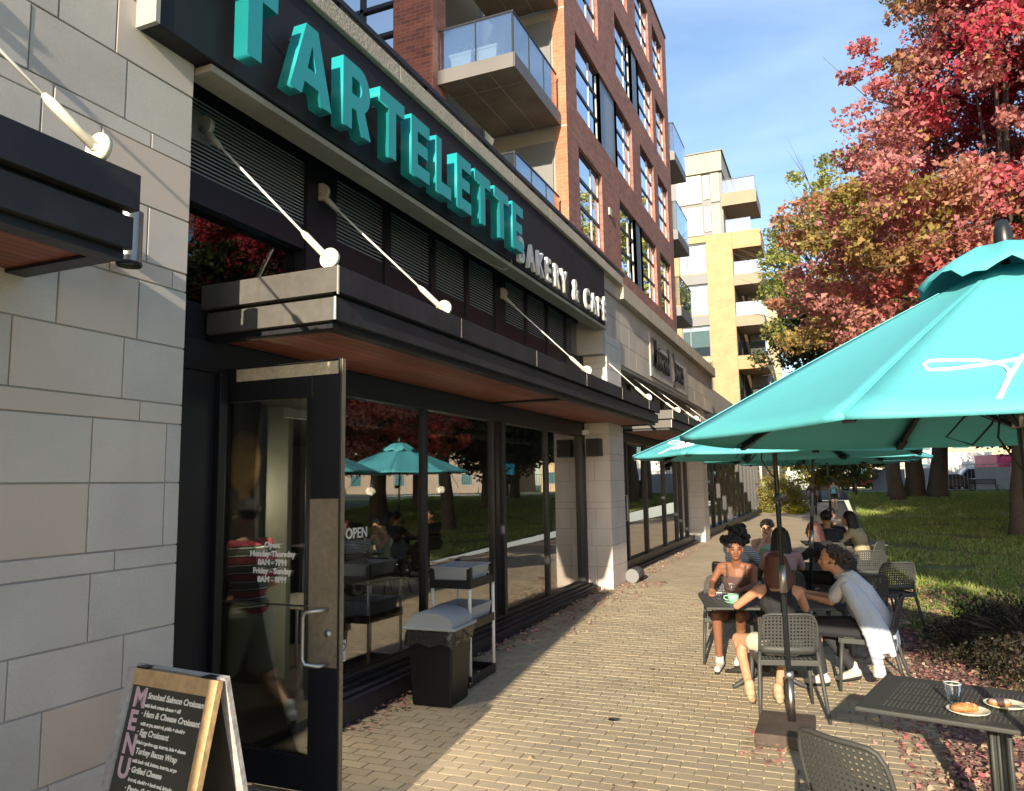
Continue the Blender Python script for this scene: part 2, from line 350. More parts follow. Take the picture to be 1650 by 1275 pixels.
# concrete path across the lawn
pm = MB(); pm.add([(.7, 30, lz(30)), (9, 33, lz(33) + .01), (9, 34.6, lz(34.6) + .012), (.7, 31.4, lz(31.4) + .01)], [(0, 1, 2, 3)]); pm.add([(9, 33, lz(33) + .01), (60, 44, lz(44) + .012), (60, 46, lz(46) + .012), (9, 34.6, lz(34.6) + .012)], [(0, 1, 2, 3)])
ob('path', pm, M('path_concrete', (.24, .22, .18), .95, big=(.6, .25)), kind='structure')
rg = np.random.default_rng(3)
# grass blades near, thinning with distance
N = 230000; yy = 3 + 59 * rg.random(N) ** 2.0; xx = .75 + (yy * .38 + 3.2) * rg.random(N)
ed = .62 + .5 * rg.random(N) ** 2 + .5 * (yy < 9); keep = xx > ed; xx = xx[keep]; yy = yy[keep]
pat = np.sin(xx * 2.1 + np.sin(yy * 1.3) * 2) + np.sin(yy * 1.7 + xx) ; keep = (pat > -1.2) & ((yy > 9.5) | (rg.random(len(xx)) < .25)); xx = xx[keep]; yy = yy[keep]; N = len(xx)
zz = np.where(yy < 13, -.02 * (13 - yy), np.minimum(.02 * (yy - 13), .72)) - .012; hh = rg.uniform(.03, .075, N) * (1 + yy * .02); ww = .004 * (1 + yy * .16)
th = rg.uniform(0, np.pi, N); lx = rg.normal(0, .025, N); ly = rg.normal(0, .025, N)
V = np.stack([np.stack([xx - ww * np.cos(th), yy - ww * np.sin(th), zz], 1), np.stack([xx + ww * np.cos(th), yy + ww * np.sin(th), zz], 1), np.stack([xx + lx, yy + ly, zz + hh], 1)], 1)
g = cards('grass', V, pal([(.20, .28, .055), (.25, .31, .075), (.33, .33, .11), (.15, .22, .05)], [3, 3, 2, 2], N, rg), GRASSM)
tag(g, 'short green lawn grass beside the paved walkway', 'grass')
# fallen leaves
def scatter(n, xs, ys, dens): return None
P = []
def pts(n, x0, x1, y0, y1, px=1., fx=None):
    x = x0 + (x1 - x0) * rg.random(n) ** px; y = y0 + (y1 - y0) * rg.random(n); return np.stack([x, y], 1)
PX2 = np.concatenate([pts(1300, .3, .75, 4.8, 9), pts(5600, .55, 1.7, 4, 9.5), pts(2600, .5, 1.3, 9, 14), pts(5500, 1., 5.5, 5, 14), pts(5000, 1., 9., 11, 27), pts(5000, 1.5, 16., 25, 50), pts(1400, -3.72, -3.45, 5.2, 12.4, 1.6), pts(350, -3.45, -2.9, 8.5, 12.4, 1.8),
    pts(260, -3.5, -2.8, 12.6, 13.6), pts(500, -3.7, -3.3, 13.8, 22), pts(130, -.72, -.4, 5.55, 6.5), pts(60, -2.8, .3, 4.3, 12), pts(500, .0, .5, 6.2, 12)])
keep = (np.sin(PX2[:, 0] * 5 + 1) * np.sin(PX2[:, 1] * 3.1) + rg.normal(0, .8, len(PX2))) > -.55; PX2 = PX2[keep]
yz = PX2[:, 1]; z = np.where(yz < 13, -.02 * (13 - yz), np.where(PX2[:, 0] > .62, np.minimum(.02 * (yz - 13), .72), 0)) + rg.uniform(.004, .03, len(PX2))
z += np.where((PX2[:, 0] > .8), .02, 0)
PP = np.stack([PX2[:, 0], yz, z], 1); V = leaf_cards(PP, .036, rg, 'maple', flat=1.1)
C = pal([(.50, .16, .16), (.52, .28, .24), (.34, .15, .13), (.48, .34, .24), (.40, .28, .17), (.22, .14, .11)], [2, 3, 2, 3, 3, 3], len(PP), rg)
g = cards('fallen_leaves', V, C, FALL); tag(g, 'red and pink fallen maple leaves scattered along the walkway edge', 'leaves')
mm, tt_, bb = new_mat('leaf_mulch'); gg = tt_.nodes.new('ShaderNodeNewGeometry'); vr = node(tt_, 'ShaderNodeTexVoronoi', Scale=34.); tt_.links.new(gg.outputs['Position'], vr.inputs['Vector']); cr2 = tt_.nodes.new('ShaderNodeValToRGB'); ee = cr2.color_ramp.elements; ee[0].color = (.10, .055, .05, 1); ee[1].color = (.30, .20, .16, 1); q = ee.new(.5); q.color = (.20, .09, .085, 1)
sc_ = tt_.nodes.new('ShaderNodeSeparateColor'); tt_.links.new(vr.outputs['Color'], sc_.inputs[0]); tt_.links.new(sc_.outputs[0], cr2.inputs[0]); tt_.links.new(cr2.outputs[0], bb.inputs[0]); bb.inputs['Roughness'].default_value = .95; bp_ = node(tt_, 'ShaderNodeBump', Strength=1., Distance=.02); tt_.links.new(vr.outputs['Distance'], bp_.inputs['Height']); tt_.links.new(bp_.outputs[0], bb.inputs['Normal'])
mbd = MB(); ys_ = [2.5 + .35 * i for i in range(24)]; rb = random.Random(5); vs_ = []
for yy_ in ys_: e2 = 1.75 + .35 * math.sin(yy_ * 1.3) - max(0, yy_ - 8) * .42; vs_ += [(.60, yy_, gz(yy_) + .002), (max(.66, e2), yy_, gz(yy_) + .006)]
mbd.add(vs_, [(2 * i, 2 * i + 1, 2 * i + 3, 2 * i + 2) for i in range(len(ys_) - 1)]); ob('leaf_bed', mbd, mm, kind='structure')
# ------------------------------------------------------------------ stone wall (left)
ROWS = [-.35, .02, .36, .711, .988, 1.332, 1.438, 1.795, 2.136, 2.251, 2.592, 2.937, 3.049, 3.378, 3.73, 3.827, 4.181, 4.56, 4.67, 5.12]
def blocks(par, xf, y0, y1, z0, z1, depth=.12, seed=1, yend=None, side=0.):
    r = random.Random(seed)
    for i in range(len(ROWS) - 1):
        a, b = ROWS[i], ROWS[i + 1]
        if b <= z0 or a >= z1: continue
        thin = b - a < .2; yy = y1; first = True
        while yy > y0 + .02:
            L = r.choice([.34, .48, .56, .62]) if not thin else r.choice([.42, .6, .8])
            if first: L = r.choice([.11, .3, .42]) if r.random() < .6 else L
            if y1 - y0 < 1.3: L = (y1 - y0) if (not first or r.random() < .5) else (y1 - y0) * r.choice([.35, .5, .62])
            ya = max(y0, yy - L)
            if ya - y0 < .12: ya = y0
            mb = MB(); g = .0045; pr = r.uniform(0, .005); mb.box(xf - depth, xf + pr, ya + g, yy - g, a + g, b - g)
            ob('block', mb, STONE, par, W=True, bev=.003); yy = ya; first = False
wl = thing('stone_wall', 'pale limestone block wall at the left beside the cafe doorway', 'wall', (-3.9, 1.2, 0))
mb = MB(); mb.box(-4.6, -3.557, -3, 3.352, -.6, 5.1); ob('mortar_bed', mb, MORT, wl, W=True)
blocks(wl, -3.55, -1.0, 3.36, -.4, 5.1, seed=5)
# unseen stone block added behind the camera, sized to shade the doorway
by = thing('shade_block', 'unseen stone block added behind the camera to shade the doorway', 'building', (-5, -6, -.3)); mb = MB(); mb.box(-9, -2.0, -9, -3, -.6, 4.62); ob('wall', mb, STONE2, by, W=True)
mb = MB(); mb.box(-9.1, -2.0, -9.1, -2.95, 4.62, 4.7); ob('coping', mb, COPE, by, W=True)

tw = thing('shade_tower', 'unseen tall block added behind the camera to shade the left brick wing', 'building', (-15, -25, 0)); ob('wall', MB().box(-30, -4.3, -30, -15, -.5, 27), BRY if False else STONE2, tw, W=True); ob('roof', MB().box(-30.2, -4.2, -30.2, -14.9, 27, 27.3), COPE, tw, W=True)  # added out of view to throw shade on the left brick wing
# ------------------------------------------------------------------ pillars
def pillar(y0, y1, xf, xb, ztop, label, seed):
    p = thing('stone_pillar', label, 'pillar', ((xf + xb) / 2, (y0 + y1) / 2, 0)); mb = MB(); mb.box(xb, xf - .008, y0 + .008, y1 - .008, -.25, ztop); ob('mortar_core', mb, MORT, p, W=True)
    r = random.Random(seed)
    for i in range(len(ROWS) - 1):
        a, b = max(ROWS[i], -.1), min(ROWS[i + 1], ztop)
        if b - a < .03: continue
        g = .004; xs = [xb, xf] if r.random() < .4 else [xb, xb + (xf - xb) * r.choice([.35, .5, .62]), xf]
        for k in range(len(xs) - 1):
            mb = MB(); last = k == len(xs) - 2
            if last:
                mb.box(xs[k] + g, xf, y0, y1, a + g, b - g)
            else: mb.box(xs[k] + g, xs[k + 1] - g, y0, y0 + .1, a + g, b - g)
            ob('block', mb, STONE, p, W=True, bev=.003)
    return p
pillar(12.52, 13.46, -3.5, -4.05, 4.44, 'limestone block pillar at the far end of the dark canopy', 3)
pillar(22.9, 23.75, -3.58, -4.2, 3.9, 'limestone pillar farther down the storefront past the second shop', 4)
# black base strip + speaker + camera on pillar
mb = MB(); mb.box(-4.05, -3.52, 12.5, 12.53, -.03, .0); mb.box(-3.52, -3.49, 12.5, 13.46, -.03, .0)
s = thing('wall_speaker', 'small black square loudspeaker mounted high on the stone pillar', 'speaker', (-3.735, 12.45, 2.36)); mb = MB(); mb.box(-.125, .125, -.12, .05, -.15, .15); ob('cabinet', mb, BLACK, s, bev=.01)
mb = MB(); mb.box(-.10, .10, -.126, -.12, -.125, .125); ob('grille', mb, RUB, s)
s = thing('security_light', 'small white security light tucked under the canopy by the pillar', 'light', (-3.92, 12.42, 2.62)); mb = MB(); mb.box(-.09, .09, -.06, .06, -.04, .04); ob('housing', mb, WHITEM, s, bev=.01); mb = MB(); mb.tube([(0, 0, .04), (0, 0, .12)], .012); ob('stem', mb, BLACK, s)
s = thing('drain_hose_reel', 'ribbed grey metal drum lying on the paving at the pillar foot', 'drum', (-3.36, 13.55, 0)); mb = MB()
mb.tube([(-.03, -.22, .12), (-.03, .22, .12)], .12, 18); ob('drum', mb, GREYP, s); mb = MB()
for k in range(5): mb.tube([(-.03, -.2 + k * .09, .12), (-.03, -.17 + k * .09, .12)], .132, 18)
ob('rib', mb, BLACK, s); mb = MB(); mb.box(-.1, .05, -.2, .2, 0, .03); ob('base', mb, RUB, s)

# ------------------------------------------------------------------ cafe storefront
sf = thing('cafe_storefront', 'black framed cafe shopfront with tall glass panes under the canopy', 'storefront', (-4.1, 8, 0))
XG = -4.0
mb = MB(); mb.box(-3.95, -3.72, 5.15, 12.6, -.4, .035); mb.box(-3.95, -3.78, 5.15, 12.55, .035, .062); ob('plinth', mb, NAVY, sf, W=True, bev=.004)
mb = MB(); mb.box(-4.03, -3.86, 5.15, 12.52, .062, .095); mb.box(-4.04, -3.93, 5.15, 12.52, .095, .135); ob('sill', mb, BLACK, sf, W=True, bev=.003)
mb = MB(); mb.box(-4.06, -3.93, 3.36, 12.52, 2.56, 2.78); ob('head_beam', mb, BLACK, sf, W=True, bev=.004)
cols = [(5.15, 5.22, .12), (7.0, 7.06, .09), (8.76, 8.82, .09), (8.9, 8.98, .16), (10.7, 10.76, .09), (12.36, 12.52, .12)]
for a, b_, d in cols:
    mb = MB(); mb.box(-4.05, -4.05 + d, a, b_, .135, 2.56); ob('mullion', mb, BLACK, sf, W=True, bev=.003)
for a, b_ in ((5.22, 7.0), (7.06, 8.76), (8.98, 10.7), (10.76, 12.36)):
    mb = MB(); mb.box(-4.012, -4.0, a, b_, .135, 2.56); ob('pane', mb, GLS, sf, W=True)
    mb = MB(); mb.box(-4.35, -4.30, a, b_, 2.36, 2.44); ob('blind_rail', mb, GREYL, sf, W=True)
# door surround between the wall and the opening
mb = MB(); mb.box(-4.06, -3.9, 3.36, 3.46, -.2, 2.56); ob('door_jamb', mb, BLACK, sf, W=True); mb = MB(); mb.box(-4.06, -3.95, 3.46, 4.02, -.2, 2.56); ob('side_panel', mb, BLACK, sf, W=True, bev=.004)
mb = MB(); mb.box(-4.08, -3.9, 4.02, 4.09, -.2, 2.56); ob('door_jamb', mb, BLACK, sf, W=True, bev=.004)
mb = MB(); mb.lathe([(0, .02), (.014, .02), (.016, 0)], n=12); o = ob('lock_cylinder', mb, STEEL, sf, W=False); o.rotation_euler = (0, R_(90), 0); o.location = Vector((-3.945, 3.62, 1.14)) - sf.location
# upper windows, louvres
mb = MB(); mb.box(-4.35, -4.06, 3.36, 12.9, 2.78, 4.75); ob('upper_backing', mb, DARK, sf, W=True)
mb = MB(); mb.box(-4.06, -3.93, 3.36, 12.55, 2.78, 3.02); mb.box(-4.06, -3.93, 3.36, 12.55, 4.50, 4.66); ob('upper_rail', mb, BLACK, sf, W=True)
posts = [(3.36, 3.44), (4.95, 5.36), (6.15, 6.26), (7.08, 7.18), (7.93, 8.02), (8.78, 9.12), (9.84, 9.92), (10.7, 10.78), (11.58, 11.66), (12.42, 12.55)]
for i, (a, b_) in enumerate(posts):
    mb = MB(); mb.box(-4.06, -3.92, a, b_, 3.02, 4.5); ob('upper_post', mb, BLACK, sf, W=True)
    if i < len(posts) - 1:
        y0, y1 = b_, posts[i + 1][0]
        mb = MB(); mb.box(-4.05, -3.94, y0, y1, 3.72 if i == 0 else 3.60, 3.93); ob('transom', mb, BLACK, sf, W=True)
        mb = MB(); mb.box(-4.045, -4.035, y0, y1, 3.02, 3.72 if i == 0 else 3.60); ob('upper_pane', mb, GLV, sf, W=True)
        z = 3.94; k = 0
        while z < 4.49:
            mb = MB(); mb.add([(-3.99, y0, z + .018), (-3.955, y0, z), (-3.955, y1, z), (-3.99, y1, z + .018), (-3.99, y0, z + .023), (-3.955, y0, z + .012), (-3.955, y1, z + .012), (-3.99, y1, z + .023)], [(0, 1, 2, 3), (4, 7, 6, 5), (1, 5, 6, 2), (0, 4, 5, 1), (3, 2, 6, 7)])
            ob('louvre', mb, MATS.get('louvre_metal') or M('louvre_metal', (.27, .27, .27), .5, bump=None), sf, W=True); z += .029 if i == 0 else .034
mb = MB(); mb.box(-4.0, -3.5, 3.37, 12.5, 4.66, 4.74); ob('upper_soffit', mb, DARK, sf, W=True)
# interior
it = thing('cafe_interior', 'dim cafe room with pendant lights seen through the front glass', 'room', (-7, 8, -.1))
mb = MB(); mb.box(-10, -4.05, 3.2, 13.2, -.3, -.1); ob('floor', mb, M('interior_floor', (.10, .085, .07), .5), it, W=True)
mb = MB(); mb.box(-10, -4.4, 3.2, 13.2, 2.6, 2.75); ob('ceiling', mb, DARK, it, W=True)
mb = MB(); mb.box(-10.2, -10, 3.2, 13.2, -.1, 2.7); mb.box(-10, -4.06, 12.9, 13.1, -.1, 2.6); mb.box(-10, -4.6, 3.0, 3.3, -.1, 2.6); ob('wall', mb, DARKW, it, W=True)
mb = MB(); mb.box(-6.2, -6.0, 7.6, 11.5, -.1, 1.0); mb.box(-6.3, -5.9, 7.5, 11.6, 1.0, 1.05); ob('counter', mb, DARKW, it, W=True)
mb = MB(); mb.box(-6.3, -5.2, 5.9, 5.98, -.1, 2.6); ob('mural_wall', mb, DARKW, it, W=True)
mb = MB(); mb.ell((-5.38, 5.88, 2.02), (.22, .02, .32)); mb.ell((-5.36, 5.87, 1.68), (.07, .02, .26)); ob('mural_patch', mb, M('ochre_mural_paint', (.20, .13, .05), .8, big=(8, .9), fine=(40, .5)), it, W=True)
mb = MB(); mb.box(-4.76, -4.52, 5.5, 5.56, .1, 2.5); ob('pale_reflection', mb, M('pale_green_reflection', (.17, .18, .145), .6), it, W=True)  # stands in for the pale reflection of stone in the door glass
LAMPG = M('pendant_shade', (.03, .03, .028), .4)
for y0 in (7.9, 9.7, 11.4, 5.1):
    mb = MB(); mb.tube([(-5.2, y0, 1.75), (-5.2, y0, 2.1)], .07, 14); o = ob('pendant', mb, LAMPG, it, W=True); mb = MB(); mb.tube([(-5.2, y0, 2.1), (-5.2, y0, 2.6)], .008, 5); ob('cord', mb, RUB, o, W=True)
    me_, t_, b_ = None, None, None
    if 'pendant_glow' not in MATS:
        mm, tt_, bb = new_mat('pendant_glow'); bb.inputs['Base Color'].default_value = (.9, .8, .6, 1); bb.inputs['Emission Color'].default_value = (1, .82, .55, 1); bb.inputs['Emission Strength'].default_value = 3.
    mb = MB(); mb.lathe([(0, 0), (.06, 0)], (-5.2, y0, 1.745), 12); ob('bulb', mb, MATS['pendant_glow'], o, W=True)
    pl = bpy.data.objects.new('pendant_light', bpy.data.lights.new('pendant_light', 'POINT')); pl.data.energy = 24; pl.data.color = (1, .80, .55); pl.data.shadow_soft_size = .05; pl.location = (-5.2, y0, 1.70); link(pl)
for (x, y, s_) in ((-5.0, 6.3, 1), (-4.8, 7.8, 1), (-4.8, 9.6, 1), (-4.8, 11.4, 1)):
    t0 = thing('interior_table', 'small pale-legged table inside the window' + {6.3: ' nearest the door', 7.8: ' behind the bus cart', 9.6: ' in the third window', 11.4: ' next to the pillar'}[y], 'table', (x, y, -.1), 0, 'tables inside the windows')
    mb = MB(); mb.box(-.35, .35, -.38, .38, .72, .75); ob('table_top', mb, GREYL, t0)
    for sx in (-1, 1):
        for sy in (-1, 1): mb = MB(); mb.tube([(sx * .3, sy * .33, 0), (sx * .3, sy * .33, .72)], .015, 6); ob('leg', mb, WHITEM, t0)
dl = thing('ceiling_spot', 'small lit ceiling spotlight just inside the entrance', 'spotlight', (-4.08, 4.34, 2.52)); mb = MB(); mb.tube([(0, 0, 0), (0, 0, .15)], .035, 12); ob('spot_body', mb, LAMPG, dl); mb = MB(); mb.lathe([(0, -.002), (.03, -.002)], n=12); ob('bulb', mb, MATS['pendant_glow'], dl)
pl = bpy.data.objects.new('spot_light', bpy.data.lights.new('spot_light', 'SPOT')); pl.data.spot_size = R_(95); pl.data.spot_blend = .5; pl.data.energy = 95; pl.data.color = (1, .86, .66); pl.data.shadow_soft_size = .04; pl.location = (-4.08, 4.34, 2.46); link(pl)
# small window graphics
TXW = M('white_vinyl', (.8, .8, .78), .5, bump=None)
g = thing('window_lettering', 'white WE\'RE OPEN lettering on the cafe window beside the door', 'lettering', (-3.995, 5.6, 1.35)); place(text_mesh("WE'RE OPEN", .13, .001, .002), 'text', TXW, g, FX, (-3.994, 5.24, 1.30))
g = thing('window_sticker', 'small white NO SMOKING sticker low on the window beside the door', 'sticker', (-3.99, 5.5, .36))
mb = MB(); mb.box(-3.998, -3.993, 5.42, 5.66, .26, .44); ob('card', mb, TXW, g, W=True); place(text_mesh('NO', .11, .001, .004), 'text', BLACK, g, FX, (-3.991, 5.44, .345))
mb = MB(); mb.lathe([(.022, 0), (.034, 0)], n=16); o = ob('ring_mark', mb, BLACK, g); o.rotation_euler = (0, R_(90), 0); o.location = Vector((-3.991, 5.62, .385)) - g.location
mb = MB(); mb.box(-3.9925, -3.991, 5.45, 5.63, .285, .29); mb.box(-3.9925, -3.991, 5.45, 5.60, .30, .305); mb.box(-3.9925, -3.991, 5.45, 5.62, .315, .32); ob('small_print', mb, BLACK, g, W=True)
NEON, tt_, bb = new_mat('neon_blue'); bb.inputs['Base Color'].default_value = (.1, .6, .8, 1); bb.inputs['Emission Color'].default_value = (.05, .65, .95, 1); bb.inputs['Emission Strength'].default_value = 1.6
g = thing('neon_sign', 'turquoise neon handwriting behind the third cafe window', 'neon sign', (-4.3, 9.9, 1.7))
def hand(pts_, r, x): 
    mb = MB(); mb.tube([(x, p[0], p[1]) for p in pts_], r, 5); return mb
mb = MB()
for base, sc_, s0 in ((1.9, .34, 'have a'), (1.55, .2, 'little'), (1.22, .26, 'treat')):
    me = text_mesh(s0, sc_, .004, 0., shear=.5); me.transform(FX.to_4x4()); vs = [tuple(v.co + Vector((-4.3, 9.35, base))) for v in me.vertices]; mb.add(vs, [tuple(p.vertices) for p in me.polygons])
ob('tubing', mb, NEON, g, W=True)
# ------------------------------------------------------------------ cafe door (open)
DR = thing('cafe_door', 'open black framed glass door with steel pull handle and opening hours', 'door', (-4.0, 4.13, -.16))
yd0, yd1 = 4.10, 4.155
mb = MB(); mb.box(-4.0, -3.93, yd0, yd1, -.15, 2.60); ob('hinge_stile', mb, BLACK, DR, W=True, bev=.003)
mb = MB(); mb.box(-3.18, -2.95, yd0, yd1, -.15, 2.60); ob('lock_stile', mb, BLACK, DR, W=True, bev=.003)
mb = MB(); mb.box(-3.183, -2.96, yd0 - .003, yd0, .62, 1.68); ob('sun_patch', mb, DOORSUN, DR, W=True)  # sunlit patch of the stile, built as a thin plate
mb = MB(); mb.box(-2.95, -2.944, yd0 + .01, yd1 - .01, -.15, 2.60); ob('edge_strip', mb, DOORSUN, DR, W=True)  # door edge coloured as caught by the sun
mb = MB(); mb.box(-3.93, -3.18, yd0, yd1, 2.36, 2.60); ob('top_rail', mb, BLACK, DR, W=True, bev=.003)
mb = MB(); mb.box(-3.93, -3.18, yd0, yd1, -.15, .06); ob('bottom_rail', mb, BLACK, DR, W=True, bev=.003)
mb = MB(); mb.box(-3.83, -2.97, yd0 - .004, yd0, 2.5, 2.585); ob('top_plate', mb, M('sunlit_cream', (.48, .42, .30), .6, big=(9, .3), fine=(40, .4)), DR, W=True)  # sunlit strip of the top rail, built as a pale plate
mb = MB(); mb.box(-3.93, -3.18, 4.12, 4.13, .06, 2.36); ob('pane', mb, GLD, DR, W=True)
mb = MB(); mb.box(-3.93, -3.18, 4.108, 4.118, .985, .995); ob('glazing_line', mb, STEELD, DR, W=True)
mb = MB(); mb.tube([(-3.03, 4.1, .98), (-3.05, 4.03, .98), (-3.13, 4.0, .97), (-3.15, 4.0, .94), (-3.15, 4.0, .72), (-3.15, 4.0, .68), (-3.13, 4.0, .65), (-3.05, 4.03, .64), (-3.03, 4.1, .64)], .013, 10); ob('handle', mb, STEEL, DR, W=True)
mb = MB(); mb.lathe([(0, .02), (.02, .02), (.024, 0)], n=14); o = ob('lock', mb, STEEL, DR); o.rotation_euler = (R_(90), 0, 0); o.location = Vector((-3.02, 4.095, .83)) - DR.location
mb = MB(); 
z = 1.36
for s_, sz in (('Open:', .052), ('Monday-Thursday', .052), ('8AM - 7PM', .052), ('Friday - Sunday', .052), ('8AM - 8PM', .052)):
    place(text_mesh(s_, sz, .0008, .0022, 'CENTER'), 'hours_text', TXW, DR, FY, (-3.5, 4.115, z)); z -= .056 if s_ != 'Open:' else .06
# ------------------------------------------------------------------ canopies
def canopy(x0, x1, y0, y1, ztop, label, cat='canopy', rods=(), planks=9, endlit=True, group='steel canopies over the shopfronts'):
    c = thing('canopy', label, cat, (x0, (y0 + y1) / 2, ztop - .4), 0, group)
    zs = ztop - .18
    mb = MB(); mb.box(x1 - .06, x1, y0 + .005, y1, zs + .012, ztop); ob('upper_fascia', mb, CANM, c, W=True, bev=.003)
    mb = MB(); mb.box(x1 - .08, x1 - .035, y0 + .03, y1, ztop - .34, zs - .012); ob('lower_fascia', mb, CANM, c, W=True, bev=.003)
    mb = MB(); mb.box(x0, x1 - .002, y0, y0 + .06, zs + .012, ztop); ob('end_fascia', mb, CANG if endlit else CANM, c, W=True, bev=.003)
    mb = MB(); mb.box(x0 + .03, x1 - .04, y0 + .025, y0 + .07, ztop - .34, zs - .012); ob('lower_end_fascia', mb, CANG if endlit else CANM, c, W=True, bev=.003)
    mb = MB(); mb.box(x1 - .004, x1 + .001, y0 - .004, y0 + .012, ztop - .185, ztop); mb.box(x1 - .042, x1 - .032, y0 + .018, y0 + .03, ztop - .34, zs - .012); ob('corner_trim', mb, CREAM, c, W=True)
    mb = MB(); mb.box(x0, x1 - .085, y0 + .07, y1 - .02, zs - .05, ztop - .03); ob('deck', mb, CANM, c, W=True)
    mb = MB(); mb.box(x0, x1 - .09, y0 + .07, y0 + .17, ztop - .38, ztop - .25); mb.box(x1 - .19, x1 - .085, y0 + .17, y1 - .1, ztop - .38, ztop - .25); mb.box(x0, x1 - .09, y1 - .1, y1, ztop - .38, ztop - .25)
    n = max(1, round((y1 - y0) / 4.1))
    for k in range(1, n): yb = y0 + (y1 - y0) * k / n - .9 * (n > 1) * 0; mb.box(x0, x1 - .19, yb - .06, yb + .06, ztop - .385, ztop - .3)
    ob('soffit_frame', mb, BLACK, c, W=True)
    xs = np.linspace(x0 + .02, x1 - .19, planks + 1)
    for k in range(planks):
        mb = MB(); mb.box(xs[k] + .002, xs[k + 1] - .002, y0 + .17, y1 - .1, ztop - .362, ztop - .345); ob('soffit_plank', mb, WOODS, c, W=True)
    for yj in np.arange(y0 + 1.72, y1 - .5, 1.75):
        mb = MB(); mb.box(x1, x1 + .002, yj, yj + .008, zs + .012, ztop); ob('fascia_joint', mb, STEELD, c, W=True)
    return c
def tie_rod(pt, pb, label, clev=.05):
    t0 = thing('tie_rod', label, 'tie rod', pt, 0, 'steel tie rods holding up the canopies'); pt = Vector(pt); pb = Vector(pb); d = (pb - pt).normalized()
    mb = MB(); mb.tube([pt + d * .12, pb - d * .2], .009, 8); ob('rod', mb, WHITEM, t0, W=True)
    mb = MB(); mb.box(pt.x - .02, pt.x + .0, pt.y - .09, pt.y + .09, pt.z - .11, pt.z + .11); ob('wall_plate', mb, GREYP if clev else CREAM, t0, W=True, bev=.004)
    mb = MB(); mb.tube([(pt.x + .03, pt.y - .02, pt.z), (pt.x + .03, pt.y + .02, pt.z)], .075, 18); mb.tube([pt + d * .02, pt + d * .24], [.035, .02], 8); ob('upper_clevis', mb, GREYL, t0, W=True)
    mb = MB(); mb.tube([pb - d * .30, pb - d * .26, pb - d * .02], [.014, .024, .024], 8); ob('lower_clevis', mb, CREAM, t0, W=True)
    mb = MB(); mb.tube([(pb.x, pb.y - .016, pb.z + .015), (pb.x, pb.y + .012, pb.z + .012)], .068, 20); mb.tube([(pb.x, pb.y - .03, pb.z + .01), (pb.x, pb.y + .028, pb.z + .01)], .014, 8); ob('gusset', mb, CREAM, t0, W=True)
canopy(-3.93, -2.8, 3.85, 13.42, 3.145, 'long dark steel canopy with cedar soffit over the cafe windows')
canopy(-3.56, -2.8, -1.2, 2.37, 3.165, 'dark canopy corner jutting in from the left edge over the stone wall', endlit=False)
canopy(-3.93, -2.8, 14.6, 22.6, 3.145, 'dark canopy over the second shop past the first pillar')
canopy(-3.93, -2.6, 24.2, 31, 3.5, 'brown-grey canopy farthest along the building')
tie_rod((-3.93, 3.80, 4.27), (-2.9, 3.90, 3.20), 'nearest tie rod, at the corner of the cafe canopy')
tie_rod((-3.93, 5.12, 4.27), (-2.9, 5.45, 3.20), 'tie rod from the thick post above the first cafe window')
tie_rod((-3.93, 8.97, 4.27), (-2.9, 9.40, 3.20), 'tie rod at the middle of the cafe canopy')
tie_rod((-3.93, 12.5, 4.27), (-2.9, 12.95, 3.20), 'tie rod beside the stone pillar, last on the cafe canopy')
tie_rod((-3.55, 1.32, 4.3), (-2.86, 2.2, 3.22), 'tie rod against the stone wall at the left edge')
tie_rod((-3.93, 15.0, 4.1), (-2.9, 15.6, 3.20), 'first tie rod of the second shop canopy')
tie_rod((-3.93, 17.2, 4.1), (-2.9, 17.9, 3.20), 'second tie rod of the second shop canopy')
tie_rod((-3.93, 20.8, 4.1), (-2.9, 21.5, 3.20), 'last tie rod of the second shop canopy')
s = thing('wall_light', 'brushed steel cylinder wall light under the left canopy corner', 'wall light', (-3.42, 2.84, 3.1)); mb = MB(); mb.tube([(0, 0, -.15), (0, 0, .15)], .062, 22, False); mb.tube([(0, 0, -.13), (0, 0, .13)], .055, 16); ob('tube', mb, STEELD, s)
mb = MB(); mb.box(-.13, -.04, -.04, .04, -.05, .05); ob('bracket', mb, BLACK, s); mb = MB(); mb.lathe([(.062, -.15), (.066, -.145), (.066, -.135), (.062, -.13)], n=22); ob('rim', mb, BLACK, s)
# ------------------------------------------------------------------ sign band
sg = thing('cafe_sign', 'long dark sign board reading TARTELETTE BAKERY & CAFE in teal and white', 'sign', (-3.5, 7.6, 4.4))
mb = MB(); mb.box(-3.56, -3.4, 2.95, 12.17, 4.40, 5.34); ob('board', mb, SIGNM, sg, W=True, bev=.006)
mb = MB(); mb.box(-3.56, -3.39, 2.92, 2.95, 4.40, 5.34); ob('end_cap', mb, GREYL, sg, W=True)
mb = MB(); mb.box(-3.62, -3.42, 3.37, 12.3, 4.345, 4.39); ob('soffit', mb, CONC, sg, W=True)
mb = MB(); mb.box(-3.62, -3.565, 3.37, 12.5, 4.392, 5.1); ob('beam', mb, CONC, sg, W=True)
mb = MB(); mb.tube([(-3.4, 8.1, 4.42), (-3.42, 8.15, 4.36), (-3.5, 8.1, 4.31), (-3.58, 7.8, 4.335), (-3.6, 7.4, 4.34)], .006, 5); ob('cable', mb, GREYL, sg, W=True)
T_ = [[(0, .78), (0, 1), (.86, 1), (.86, .78), (.56, .78), (.56, 0), (.30, 0), (.30, .78)]]
E_ = [[(0, 0), (0, 1), (.80, 1), (.80, .78), (.27, .78), (.27, .61), (.72, .61), (.72, .40), (.27, .40), (.27, .22), (.80, .22), (.80, 0)]]
L_ = [[(0, 0), (0, 1), (.27, 1), (.27, .23), (.78, .23), (.78, 0)]]
